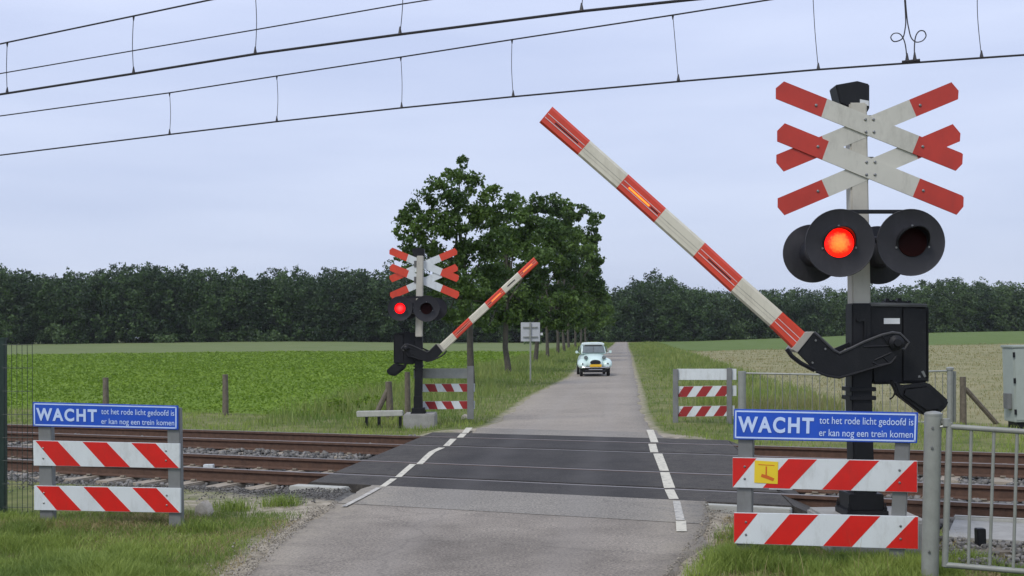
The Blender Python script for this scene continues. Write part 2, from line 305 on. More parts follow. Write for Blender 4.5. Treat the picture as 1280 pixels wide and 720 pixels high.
# ------------------------------------------------------------------ road
def asphalt(name, c0, c1, patch=.6, bscale=160, wear=.35, trk=.82, dust=1.):
    mt = bpy.data.materials.new(name); mt.use_nodes = True; n = mt.node_tree; b = n.nodes['Principled BSDF']; b.inputs['Roughness'].default_value = .85; b.inputs['Specular IOR Level'].default_value = .3
    t = n.nodes.new('ShaderNodeTexCoord')
    def N(s, d=8, r=.6):
        q = n.nodes.new('ShaderNodeTexNoise'); q.inputs['Scale'].default_value = s; q.inputs['Detail'].default_value = d; q.inputs['Roughness'].default_value = r; n.links.new(t.outputs['Object'], q.inputs['Vector']); return q.outputs['Fac']
    r = n.nodes.new('ShaderNodeValToRGB'); r.color_ramp.elements[0].position = .35; r.color_ramp.elements[1].position = .68; r.color_ramp.elements[0].color = (*c0, 1); r.color_ramp.elements[1].color = (*c1, 1)
    n.links.new(N(patch, 10, .7), r.inputs[0])
    sp = n.nodes.new('ShaderNodeValToRGB'); sp.color_ramp.elements[0].position = .4; sp.color_ramp.elements[0].color = (.45, .45, .46, 1); sp.color_ramp.elements[1].position = .62; sp.color_ramp.elements[1].color = (1.4, 1.36, 1.27, 1)
    n.links.new(N(42, 6, .85), sp.inputs[0])
    mu = n.nodes.new('ShaderNodeMix'); mu.data_type = 'RGBA'; mu.blend_type = 'MULTIPLY'; mu.inputs['Factor'].default_value = 1; n.links.new(r.outputs[0], mu.inputs['A']); n.links.new(sp.outputs[0], mu.inputs['B'])
    sx = n.nodes.new('ShaderNodeSeparateXYZ'); n.links.new(t.outputs['Object'], sx.inputs[0])
    def M(op, a, b_=None, c_=None):
        q = n.nodes.new('ShaderNodeMath'); q.operation = op
        for i_, v_ in enumerate((a, b_, c_)):
            if v_ is None: continue
            if isinstance(v_, (int, float)): q.inputs[i_].default_value = v_
            else: n.links.new(v_, q.inputs[i_])
        return q.outputs[0]
    la = M('ABSOLUTE', M('SUBTRACT', sx.outputs[0], M('MULTIPLY_ADD', sx.outputs[1], .1, -1.2)))
    la = M('MULTIPLY_ADD', N(1.1, 3), .5, M('SUBTRACT', la, .25))
    tr = n.nodes.new('ShaderNodeMapRange'); tr.interpolation_type = 'SMOOTHSTEP'; tr.inputs[1].default_value = .32; tr.inputs[2].default_value = .0; tr.inputs[3].default_value = 0; tr.inputs[4].default_value = wear; n.links.new(M('ABSOLUTE', M('SUBTRACT', la, .68)), tr.inputs[0])
    mw = n.nodes.new('ShaderNodeMix'); mw.data_type = 'RGBA'; mw.blend_type = 'MIX'; n.links.new(tr.outputs[0], mw.inputs['Factor']); n.links.new(mu.outputs['Result'], mw.inputs['A']); mw.inputs['B'].default_value = (*[c*trk for c in c1], 1)
    ed = n.nodes.new('ShaderNodeMapRange'); ed.interpolation_type = 'SMOOTHSTEP'; ed.inputs[1].default_value = 1.05; ed.inputs[2].default_value = 1.75; ed.inputs[4].default_value = .75; n.links.new(la, ed.inputs[0])
    er = n.nodes.new('ShaderNodeMapRange'); er.inputs[1].default_value = .38; er.inputs[2].default_value = .6; n.links.new(N(6, 10, .8), er.inputs[0])
    me_ = n.nodes.new('ShaderNodeMix'); me_.data_type = 'RGBA'; n.links.new(M('MULTIPLY', ed.outputs[0], M('MULTIPLY', er.outputs[0], dust)), me_.inputs['Factor']); n.links.new(mw.outputs['Result'], me_.inputs['A']); me_.inputs['B'].default_value = (.33, .295, .23, 1); mu = me_
    # cracks
    vo = n.nodes.new('ShaderNodeTexVoronoi'); vo.feature = 'DISTANCE_TO_EDGE'; vo.inputs['Scale'].default_value = .55; wv = n.nodes.new('ShaderNodeMix'); wv.data_type = 'VECTOR'
    nn = n.nodes.new('ShaderNodeTexNoise'); nn.inputs['Scale'].default_value = 2.5; nn.inputs['Detail'].default_value = 6; n.links.new(t.outputs['Object'], nn.inputs['Vector']); wv.inputs['Factor'].default_value = .25
    n.links.new(t.outputs['Object'], wv.inputs['A']); n.links.new(nn.outputs['Color'], wv.inputs['B']); n.links.new(wv.outputs['Result'], vo.inputs['Vector'])
    cm = n.nodes.new('ShaderNodeMapRange'); cm.inputs[1].default_value = 0; cm.inputs[2].default_value = .008; cm.inputs[3].default_value = .82; cm.inputs[4].default_value = 1; n.links.new(vo.outputs['Distance'], cm.inputs[0])
    m2 = n.nodes.new('ShaderNodeMix'); m2.data_type = 'RGBA'; m2.blend_type = 'MULTIPLY'; m2.inputs['Factor'].default_value = 1; n.links.new(mu.outputs['Result'], m2.inputs['A']); n.links.new(cm.outputs[0], m2.inputs['B'])
    n.links.new(m2.outputs['Result'], b.inputs['Base Color'])
    bp = n.nodes.new('ShaderNodeBump'); bp.inputs['Strength'].default_value = .5; bp.inputs['Distance'].default_value = .004; n.links.new(N(bscale, 3), bp.inputs['Height']); n.links.new(bp.outputs[0], b.inputs['Normal'])
    return mt
A_old = asphalt('old grey brown asphalt', (.17, .152, .130), (.345, .312, .268))
A_new = asphalt('plain grey asphalt by the crossing', (.225, .212, .188), (.30, .283, .25), .4)
A_far = asphalt('worn lane asphalt', (.27, .245, .21), (.37, .335, .285), .3)
A_deck = asphalt('dark crossing panel', (.037, .035, .033), (.064, .060, .056), 1.2, wear=.45, trk=1.25, dust=.15)
# each strip is bounded by lines of constant n (parallel to the tracks) or constant y
def strip(name, fn_lo, fn_hi, rows, cols, dz, mt, wob=.05, thick=.10):
    V = []; 
    for i in range(rows+1):
        for j in range(cols+1):
            u = j/cols; tt = i/rows
            # start from both edges and solve for y so that the cut runs parallel to the tracks
            y0, y1 = fn_lo(u), fn_hi(u); y = y0+(y1-y0)*tt
            a, b2 = road_edges(y); e = wob*(math.sin(y*2.1)+.7*math.sin(y*5.3+1)+.5*math.sin(y*11.+2)+.5*math.sin(y*23.))
            x = (a-e)+(b2+e*.8-a+e)*u
            V.append((x, y, float(road_z(x, y))+dz))
    k = cols+1; Fq = [(i*k+j, i*k+j+1, (i+1)*k+j+1, (i+1)*k+j) for i in range(rows) for j in range(cols)]
    nb = len(V)
    border = [i*k for i in range(rows+1)]; b2 = [i*k+cols for i in range(rows+1)]
    for lst, fl in ((border, 0), (b2, 1)):
        base = len(V); V += [(V[q][0]+(-.03 if fl == 0 else .03), V[q][1], V[q][2]-thick) for q in lst]
        for i in range(rows): Fq.append((lst[i], lst[i+1], base+i+1, base+i) if fl == 0 else (lst[i+1], lst[i], base+i, base+i+1))
    o = npmesh(name, V, Fq, mt, smooth=False); tag(o, None, None, kind='structure'); return o
def y_at_n(nn, u):
    y = nn
    for _ in range(20):
        a, b2 = road_edges(y); y = (nn-NX*(a+(b2-a)*u))/NY
    return float(y)
N0, N1 = 11.6, 18.2
SEAM = lambda u: float(10.75-.85*u + .05*math.sin(u*7)) if False else y_at_n(10.25, u)
strip('near_road', lambda u: -9., SEAM, 90, 10, 0, A_old, .035)
strip('approach_road', SEAM, lambda u: y_at_n(N0, u), 12, 10, .003, A_new, .02, .25)
strip('far_approach_road', lambda u: y_at_n(N1, u), lambda u: y_at_n(19.6, u), 10, 10, .003, A_new, .02, .2)
strip('far_road', lambda u: y_at_n(19.6, u), lambda u: 268., 420, 8, 0, A_far, .05)
# crossing deck: strips between the rails
RN = [D1-.7175, D1+.7175, D1+SP-.7175, D1+SP+.7175]
mb = MB()
def sL(nn): return -7.9+(nn-11.6)*(-1.9/6.55)
def sR(nn): return -2.25+(nn-11.6)*(-2.25/6.55)
def P3(nn, s, z): x, y = ns_xy(nn, s); return (x, y, z)
strips = [(N0, RN[0]-.04), (RN[0]+.10, RN[1]-.10), (RN[1]+.04, RN[2]-.04), (RN[2]+.10, RN[3]-.10), (RN[3]+.04, N1)]
for (a, c) in strips:
    nseg = 1
    for i in range(nseg):
        sa0 = sL(a)+(sR(a)-sL(a))*i/nseg; sa1 = sL(a)+(sR(a)-sL(a))*(i+1)/nseg-.004; sc0 = sL(c)+(sR(c)-sL(c))*i/nseg; sc1 = sL(c)+(sR(c)-sL(c))*(i+1)/nseg-.004
        mb.prism([P3(a, sa0, -.2), P3(a, sa1, -.2), P3(c, sc1, -.2), P3(c, sc0, -.2)], (0, 0, .2025))
    for (f, dr) in ((sL, -.2), (sR, .35)):     # sloping end ramps
        q = .004 if dr > 0 else -.004
        v = [P3(a, f(a)+q, 0), P3(c, f(c)+q, 0), P3(c, f(c)+dr, -.13), P3(a, f(a)+dr, -.13), P3(a, f(a)+q, -.2), P3(c, f(c)+q, -.2), P3(c, f(c)+dr, -.2), P3(a, f(a)+dr, -.2)]
        mb.add(v, [(0, 1, 2, 3), (4, 5, 6, 7), (0, 3, 7, 4), (1, 2, 6, 5), (0, 1, 5, 4), (3, 2, 6, 7)])
tag(mb.build('crossing_deck', A_deck, bevel=.006), None, None, kind='structure')
# painted edge lines
def worn(name, col, hole, thr=.52):
    mt = bpy.data.materials.new(name); mt.use_nodes = True; n = mt.node_tree; b = n.nodes['Principled BSDF']; b.inputs['Roughness'].default_value = .7
    t = n.nodes.new('ShaderNodeTexCoord'); q = n.nodes.new('ShaderNodeTexNoise'); q.inputs['Scale'].default_value = 14; q.inputs['Detail'].default_value = 10; q.inputs['Roughness'].default_value = .75; n.links.new(t.outputs['Object'], q.inputs[0])
    r = n.nodes.new('ShaderNodeValToRGB'); r.color_ramp.elements[0].position = thr-.05; r.color_ramp.elements[0].color = (*col, 1); r.color_ramp.elements[1].position = thr+.1; r.color_ramp.elements[1].color = (*hole, 1)
    n.links.new(q.outputs['Fac'], r.inputs[0]); n.links.new(r.outputs[0], b.inputs['Base Color']); return mt
M_line = worn('worn cream road paint', (.58, .55, .44), (.22, .21, .18), .56)
M_faint = worn('nearly worn off road paint', (.50, .48, .41), (.24, .23, .21), .52)
def mark(polys, name, mt, z=.0075):
    mb = MB()
    for P in polys: mb.add([atz(x, y, z) for (x, y) in P], [tuple(range(len(P)))])
    o = mb.build(name, mt); tag(o, None, None, kind='structure')
def c2(ox, oy, sc, pts): return [(ox+x/sc, oy+y/sc) for x, y in pts]
def ribbon(pts, hw): return [(x-hw, y) for x, y in pts]+[(x+hw, y) for x, y in pts[::-1]]
lp = [[(1195, 93), (1160, 135)], [(1150, 140), (1120, 172)], [(1068, 182), (1010, 240)], [(975, 252), (900, 285), (855, 325), (795, 385)], [(745, 384), (690, 430), (625, 488)], [(590, 500), (500, 565)]]
mark([c2(400, 520, 6.4, ribbon(q, 26)) for q in lp], 'left_edge_line', M_line)
mark([c2(400, 520, 6.4, ribbon([(472, 572), (340, 645), (190, 722)], 22)), c2(300, 480, 2.133, [(560, 360), (690, 350), (690, 354), (560, 366)])][:1], 'faded_left_edge_line', M_faint, .012)
rq = [[(52, 110), (108, 110), (148, 210), (86, 210)], [(66, 222), (128, 222), (147, 290), (83, 290)], [(105, 300), (178, 300), (232, 438), (158, 438)], [(160, 448), (234, 448), (282, 575), (192, 575)], [(196, 587), (272, 587), (310, 663), (232, 663)]]
mark([c2(800, 520, 6.4, q) for q in rq]+[[(844.7, 651), (857.5, 651), (858.5, 664), (845.5, 664)]], 'right_edge_line', M_line)
mark([[(841, 626), (850, 626), (856, 650), (845, 650)]], 'faded_right_edge_line', M_faint)
# ------------------------------------------------------------------ tracks
prof = [(-.035, 0), (-.036, -.035), (-.010, -.052), (-.009, -.135), (-.07, -.150), (-.07, -.163), (.07, -.163), (.07, -.150), (.009, -.135), (.010, -.052), (.036, -.035), (.035, 0)]
raillab = ['brown rusty running rail nearest the camera, on the near track', 'brown rusty running rail on the far side of the near track', 'brown rusty running rail on the near side of the far track', 'brown rusty running rail farthest from the camera beside the grass']
for k, rn in enumerate(RN):
    mb = MB(); ss = np.linspace(-70, 50, 13); L_ = len(prof)
    vs = [P3(rn+pn, s, pz) for s in ss for (pn, pz) in prof]
    fs = [(i*L_+j, i*L_+(j+1) % L_, (i+1)*L_+(j+1) % L_, (i+1)*L_+j) for i in range(len(ss)-1) for j in range(L_)]
    mb.add(vs, fs); mb.m = [1 if j == L_-1 else 0 for i in range(len(ss)-1) for j in range(L_)]
    o = mb.build('rail', [M_rust, M_railtop]); tag(o, raillab[k], 'rail', 'rails of the double track')
def sleeper_mesh():
    mb = MB()
    for (a, c, h) in ((-1.25, -.45, .0), (-.45, .45, -.03), (.45, 1.25, .0)):
        mb.prism([(a, -.13, -.17), (c, -.13, -.17), (c, .13, -.17), (a, .13, -.17)], (0, 0, .17+h))
    for sx in (-1, 1):
        for q in (-.13, .13):
            mb.prism([(sx*.7175+q-.035, -.05, -.002), (sx*.7175+q+.035, -.05, -.002), (sx*.7175+q+.035, .05, -.002), (sx*.7175+q-.035, .05, -.002)], (0, 0, .035), 1)
    return mb
sl0 = sleeper_mesh().build('sleeper', [M_sleeper, M_rust], bevel=.02)
first = True
for tr in (0, 1):
    nc = D1+SP*tr
    for i in range(-48, 16):
        s = i*.6+.13*tr
        if sL(nc)-.3 < s < sR(nc)+.3: continue
        if s < -24 or s > 7: continue
        o = sl0 if first else sl0.copy()
        if not first: COL.objects.link(o)
        first = False
        x, y = ns_xy(nc, s); o.location = (x, y, -.166+random.uniform(-.004, .004)); o.rotation_euler = (0, 0, PI/2-AZ+random.uniform(-.01, .01))
        side = 'left' if s < -6 else 'right'
        tag(o, 'dusty concrete sleeper under the %s track, %s of the road' % (('near', 'far')[tr], side), 'sleeper', 'sleepers of the %s track %s of the road' % (('near', 'far')[tr], side))
# ballast stones
def stones(N, sampler, rmin, rmax, name, lab=None, zf=ground_z, sink=.2):
    P = sampler(N); N = len(P)
    base = np.array([(-1, -1, -1), (1, -1, -1), (1, 1, -1), (-1, 1, -1), (-1, -1, 1), (1, -1, 1), (1, 1, 1), (-1, 1, 1)], float)*.58
    V = base[None]*(1+rng.uniform(-.45, .45, (N, 8, 3))); r = rng.uniform(rmin, rmax, (N, 1, 1)); V *= r*rng.uniform(.6, 1.2, (N, 1, 3))
    a = rng.uniform(0, 2*PI, N); b2 = rng.uniform(-.7, .7, N)
    ca, sa, cb, sb = np.cos(a)[:, None], np.sin(a)[:, None], np.cos(b2)[:, None], np.sin(b2)[:, None]
    x, y, z = V[..., 0], V[..., 1]*cb-V[..., 2]*sb, V[..., 1]*sb+V[..., 2]*cb
    V = np.stack([x*ca-y*sa, x*sa+y*ca, z], -1)
    V += np.concatenate([P, (zf(P[:, 0], P[:, 1]) + r[:, 0, 0]*(1-sink)*.6 + rng.uniform(0, .035, N))[:, None]], 1)[:, None, :]
    fb = np.array([(0, 3, 2, 1), (4, 5, 6, 7), (0, 1, 5, 4), (1, 2, 6, 5), (2, 3, 7, 6), (3, 0, 4, 7)])
    Fq = (fb[None]+np.arange(N)[:, None, None]*8).reshape(-1, 4)
    o = npmesh(name, V, Fq, M_grit if 'grit' in name else M_stone, rnd=np.repeat(rng.uniform(0, 1, N), 8)); tag(o, lab, 'ballast' if lab else None, kind='stuff'); return o
def ballast_s(N):
    s = rng.uniform(-26, 5, N); nn = rng.uniform(11.15, 18.9, N)
    mid = (nn > RN[0]-.3) & (nn < RN[3]+.3)
    ok = ~((s > -8.3-(nn-11.6)*.29-.1) & (s < -1.8-(nn-11.6)*.343)) & ~(( s > -2.6) & (nn < 11.9))
    for rn in RN: ok &= np.abs(nn-rn) > .085
    ok &= ~(((s % .6) < .16) & mid & (rng.random(N) < .8))
    ok &= ~((nn < 11.62) & (s > -8.9) & (s < -7)); s, nn = s[ok], nn[ok]; return np.stack([NX*nn+NY*s, NY*nn-NX*s], 1)
stones(52000, ballast_s, .022, .05, 'ballast', 'grey crushed stone ballast between and beside the rails')
def gr2(N):
    s = rng.uniform(-9.5, -6.6, N); nn = rng.uniform(10.6, 11.8, N); x = NX*nn+NY*s; y = NY*nn-NX*s
    ok = (lat(x, y) < -.15); return np.stack([x[ok], y[ok]], 1)
stones(3000, gr2, .005, .013, 'loose_gravel', 'fine grey gravel at the left road shoulder by the rails')
def gr4(N):
    y = rng.uniform(7, 12, N); a, b2 = road_edges(y); sd_ = rng.random(N) < .6; d = np.abs(rng.normal(0, .16, N))+.0; x = np.where(sd_, a+.05-d, b2-.05+d); nn = NX*x+NY*y; ok = nn < 11.5
    return np.stack([x[ok], y[ok]], 1)
stones(2600, gr4, .003, .010, 'road_edge_grit', 'fine pale grit and pebbles along both edges of the near road', zf=lambda x, y: np.maximum(ground_z(x, y), np.where(np.abs(lat(x, y)) < .01, road_z(x, y), -9)))
def gr5(N):
    s = rng.uniform(-13, -7, N); nn = rng.uniform(9.6, 11.3, N); x = NX*nn+NY*s; y = NY*nn-NX*s; ok = (lat(x, y) < -.15) & (rng.random(N) < sst(9.6, 10.8, nn)); return np.stack([x[ok], y[ok]], 1)
stones(3500, gr5, .005, .014, 'loose_gravel', 'scattered grey gravel between the left board and the near rail')
def gr3(N):
    x = rng.uniform(2.6, 5.6, N); y = rng.uniform(8.2, 10.6, N); nn = NX*x+NY*y; ok = (nn > 9.2) & (nn < 10.3) & (x > 3.3)
    return np.stack([x[ok], y[ok]], 1)
stones(5000, gr3, .010, .03, 'loose_gravel', 'grey gravel beside the near concrete slab behind the gate')
def box_ns(mb, n0, n1, s0, s1, z0, z1, mi=0): mb.prism([P3(n0, s0, z0), P3(n0, s1, z0), P3(n1, s1, z0), P3(n1, s0, z0)], (0, 0, z1-z0), mi)
# kerbs beside the deck
mb = MB(); p0 = atz(393, 604, -.02); p1 = atz(455, 605, -.02)
mb = MB(); box_ns(mb, 11.30, 11.50, -8.0, -7.28, -.2, -.01); tag(mb.build('kerb_stone', M_conclight, bevel=.012), 'pale concrete kerb stone at the left corner of the crossing', 'kerb stone')
mb = MB(); box_ns(mb, 11.46, 11.58, -3.6, -2.25, -.22, -.01); tag(mb.build('kerb_stone', M_conclight, bevel=.008), 'concrete edging block along the right corner of the dark crossing deck', 'kerb stone')
mb = MB(); box_ns(mb, 10.35, 11.3, -.75, 2.6, -.14, -.005); box_ns(mb, 11.3, 11.36, -.75, 2.6, -.14, .03, 1)
tag(mb.build('concrete_slab', [M_conc, M_conclight], bevel=.008), 'grey concrete slab with pale upstand edge beside the near rail', 'slab')
# ------------------------------------------------------------------ overhead line
def wire(pts, nn, ext=30):
    q = [atn(x, y, nn) for x, y in pts]
    def dirx(a, b2): d = (b2-a); return d/d.length
    a = q[0]+dirx(q[1], q[0])*ext; z = q[-1]+dirx(q[-2], q[-1])*ext
    a.z = q[0].z+(a.z-q[0].z)*.4; z.z = q[-1].z+(z.z-q[-1].z)*.4
    out = [a]
    for i in range(len(q)-1):
        out.append(q[i])
    return out+[q[-1], z]
def smooth_path(P, sub=5):
    out = []
    for i in range(len(P)-1):
        p0, p1, p2, p3 = P[max(i-1, 0)], P[i], P[i+1], P[min(i+2, len(P)-1)]
        for k in range(sub):
            t_ = k/sub; out.append(.5*((2*p1)+(p2-p0)*t_+(2*p0-5*p1+4*p2-p3)*t_*t_+(-p0+3*p1-3*p2+p3)*t_**3))
    out.append(P[-1]); return out
NA, NE = D1-.4, D1+SP+.3
def overhead(label, mess, cont, drops, nn, rm, rc):
    c0 = atn(cont[0][0], cont[0][1], nn)
    t_ = thing('overhead_line', c0, label, 'overhead line', 'overhead lines above the tracks')
    MB().tube(wire(mess, nn), rm, 6).build('messenger_wire', M_wire, t_, True)
    MB().tube(wire(cont, nn), rc, 6).build('contact_wire', M_wire, t_, True)
    for (xt, yt, xb, yb) in drops:
        a, b2 = atn(xt, yt, nn), atn(xb, yb, nn); mid = (a+b2)/2+Vector((random.uniform(-.03, .03), 0, 0))
        mb = MB().tube(smooth_path([a, mid, b2]), .0055, 5)
        mb.tube([b2+Vector((0, 0, .0)), b2+Vector((0, 0, .10))], [.028, .008], 6); mb.tube([a, a-Vector((0, 0, .07))], [.02, .007], 6)
        mb.build('dropper', M_wire, t_, True)
    return t_
A_ = [(0, 55), (9, 53), (167, 20), (262, 0), (330, -13), (500, -40), (727, -72), (960, -95)]
C_ = [(0, 118), (167, 92), (319, 67.5), (500, 43), (727, 14), (860, 0), (1000, -14)]
overhead('overhead line of the near track, the upper pair of wires', A_, C_, [(9, 53, 9, 117), (167, 20, 167, 92), (319, -11, 319, 67.5), (501, -40, 500, 43), (727, -72, 727, 14)], NA, .012, .017)
D_ = [(0, 145), (212, 116), (346, 95), (500, 71.5), (640, 49.5), (840, 19), (960, 0), (1020, -9), (1130, -24), (1225, -36), (1290, -43)]
E_ = [(0, 194), (212, 168), (346, 152), (500, 135), (640, 121), (847, 102), (1022, 87), (1225, 72.5), (1290, 68)]
t_ = overhead('overhead line of the far track, the lowest wires above the crossing', D_, E_, [(212, 116, 212, 168), (346, 95, 346, 152), (501, 71.5, 502, 135), (640, 49.5, 641.5, 120.5), (841, 19, 848, 101), (1016, -8, 1023, 87), (1222, -35, 1227, 72)], NE, .012, .014)
for pts in ([(1129, -24), (1132, 20), (1131.5, 35), (1128, 48), (1118, 52), (1113.5, 47), (1117, 42), (1124, 42), (1129, 48), (1132, 58), (1134, 77)],
            [(1130, -24), (1133.5, 20), (1136, 36), (1139, 47), (1145, 52.5), (1153, 51), (1157.5, 45), (1155, 39), (1149, 39), (1144.5, 46), (1143, 60), (1143.5, 76)]):
    mb = MB().tube(smooth_path([atn(x, y, NE) for x, y in pts], 6), .0085, 6); e = atn(*pts[-1], NE)
    mb.tube([e-(e-e), e+Vector((0, 0, .12))], [.03, .01], 6); mb.tube([e-Vector((NY*.07, -NX*.07, .0)), e+Vector((NY*.07, -NX*.07, .0))], .022, 6)
    mb.build('jumper_cable', M_wire, t_, True)
B_ = [(0, 92), (160, 64.5), (320, 37), (500, 5.5), (535, 0), (700, -25), (900, -52)]
o = MB().tube(wire(B_, D1+1.7), .010, 6).build('feeder_wire', M_wire, None, True); tag(o, 'plain thin feeder wire without droppers, between the two overhead lines', 'wire')
# ------------------------------------------------------------------ crossing signals
def planks(P, Tm, parent, order, cols):
    c = lambda L_: [Tm(900+x/3, 60+y/3) for x, y in L_]
    desc = [dict(pts=[(240, 125), (905, 393), (911, 398), (909, 435), (885, 460), (210, 190), (210, 150)], b=[((402, 190), (380, 258)), ((747, 330), (722, 393))], o=order[0], bolts=[(360, 215), (545, 268), (575, 268), (547, 315), (577, 315), (760, 370)]),
            dict(pts=[(243, 282), (908, 553), (914, 560), (913, 595), (888, 625), (215, 350), (215, 310)], b=[((408, 350), (385, 413)), ((750, 490), (725, 553))], o=order[0], bolts=[(367, 370), (549, 428), (581, 428), (549, 475), (581, 475), (762, 535)]),
            dict(pts=[(868, 128), (895, 160), (893, 192), (240, 463), (212, 430), (212, 400)], b=[((382, 330), (406, 394)), ((710, 195), (737, 258))], o=order[1], bolts=[(750, 215)]),
            dict(pts=[(873, 285), (902, 320), (900, 350), (243, 627), (217, 597), (217, 563)], b=[((380, 492), (408, 555)), ((718, 350), (742, 413))], o=order[1], bolts=[(367, 537)])]
    for k, d in enumerate(desc):
        off = d['o']
        pp = c(d['pts'])
        mb = MB(); th = .012
        # split into red, white, red along the two boundary lines
        (a1, a2), (b1, b2) = [c(q) for q in d['b']]
        def side(pt, l0, l1): return (l1[0]-l0[0])*(pt[1]-l0[1])-(l1[1]-l0[1])*(pt[0]-l0[0])
        def clip(poly, l0, l1, sgn):
            out = []
            for i in range(len(poly)):
                p, q = poly[i], poly[(i+1) % len(poly)]; sp, sq = side(p, l0, l1)*sgn, side(q, l0, l1)*sgn
                if sp >= 0: out.append(p)
                if sp*sq < 0: t_ = sp/(sp-sq); out.append((p[0]+(q[0]-p[0])*t_, p[1]+(q[1]-p[1])*t_))
            return out
        sg = 1 if side((a1[0]-50, a1[1]), a1, a2) > 0 else -1
        left = clip(pp, a1, a2, sg); rest = clip(pp, a1, a2, -sg); rr = clip(rest, b1, b2, -sg); mid = clip(rest, b1, b2, sg)
        e = (0, th, 0)
        for poly, mi in ((left, 0), (mid, 1), (rr, 0)):
            if len(poly) > 2: mb.prism([P(x, y, off) for x, y in poly], e, mi)
        o = mb.build('crossbuck_plank', cols, parent)
        if P.detail:
            bm_ = MB()
            for (x, y) in c(d['bolts']):
                q = P(x, y, off); bm_.lathe(q, (0, -1, 0), [(0, .012), (.006, .012), (.010, .006)], 8)
            bm_.build('bolt', M_bolt, o)
def disc(P, px, py, rpx, off, parent, facing=-1, lens=None, lit=False, lx=0, tilt=0, spm=1):
    c = P(px, py, off); r = (P(px+rpx, py, off)-c).length; ax = Vector((math.sin(tilt), facing*math.cos(tilt), -.03)).normalized()
    lp = MB().lathe(c, ax, [(-.16, r*.30), (-.15, r*.40), (-.03, r*.46), (-.012, r*.95), (-.010, r), (.004, r), (.006, r*.985), (.001, r*.94), (.001, r*.45)], 48).build('signal_lamp', M_disc, parent, True)
    r2 = r*.43
    if lens:
        c2_ = c+Vector((lx, 0, 0))
        MB().lathe(c2_, ax, [(.002, r2), (.012, r2*.97), (.015, r2*.82), (.018, r2*.65), (.020, r2*.45), (.022, r2*.22), (.023, .002)], 32).build('lens', (M_lit if spm else M_lit2) if lit else M_unlit, lp, True)
        ln = lp.children[-1].data; at_ = ln.attributes.new('radial', 'FLOAT', 'POINT'); at_.data.foreach_set('value', [min(1, (v.co-c2_).length/r2) for v in ln.vertices])
        # short hood: upper half tube
        mb = MB(); u = ax.orthogonal().normalized(); zz = Vector((0, 0, 1)); rt = ax.cross(zz).normalized(); upv = rt.cross(ax).normalized()
        ring = []
        N = 24
        for i in range(N+1):
            a = -.25+(PI+.5)*i/N; dv = rt*math.cos(a)+upv*math.sin(a); hl = .035+.13*max(0, math.sin(a))
            for (rr_, h) in ((r2*1.03, .0), (r2*1.03, hl), (r2*1.10, hl), (r2*1.10, 0)): ring.append(c2_+dv*rr_+ax*h)
        fs = [(i*4+k, i*4+(k+1) % 4, (i+1)*4+(k+1) % 4, (i+1)*4+k) for i in range(N) for k in range(4)]+[(0, 1, 2, 3), (N*4, N*4+1, N*4+2, N*4+3)]
        mb.add(ring, fs).build('hood', M_black, lp, True)
        for a in (-.3, PI+.3, PI/2):
            q = c2_+(rt*math.cos(a)+upv*math.sin(a))*r2*1.16; MB().lathe(q, ax, [(0, .010), (.012, .008)], 8).build('lens_clip', M_bolt, lp)
    else:
        MB().lathe(c, -ax, [(.15, r*.18), (.20, r*.16), (.21, r*.08)], 16).build('rear_cap', M_black, lp, True)
    return lp
BK = lambda L_: [(960+x/4.5, 370+y/4.5) for x, y in L_]
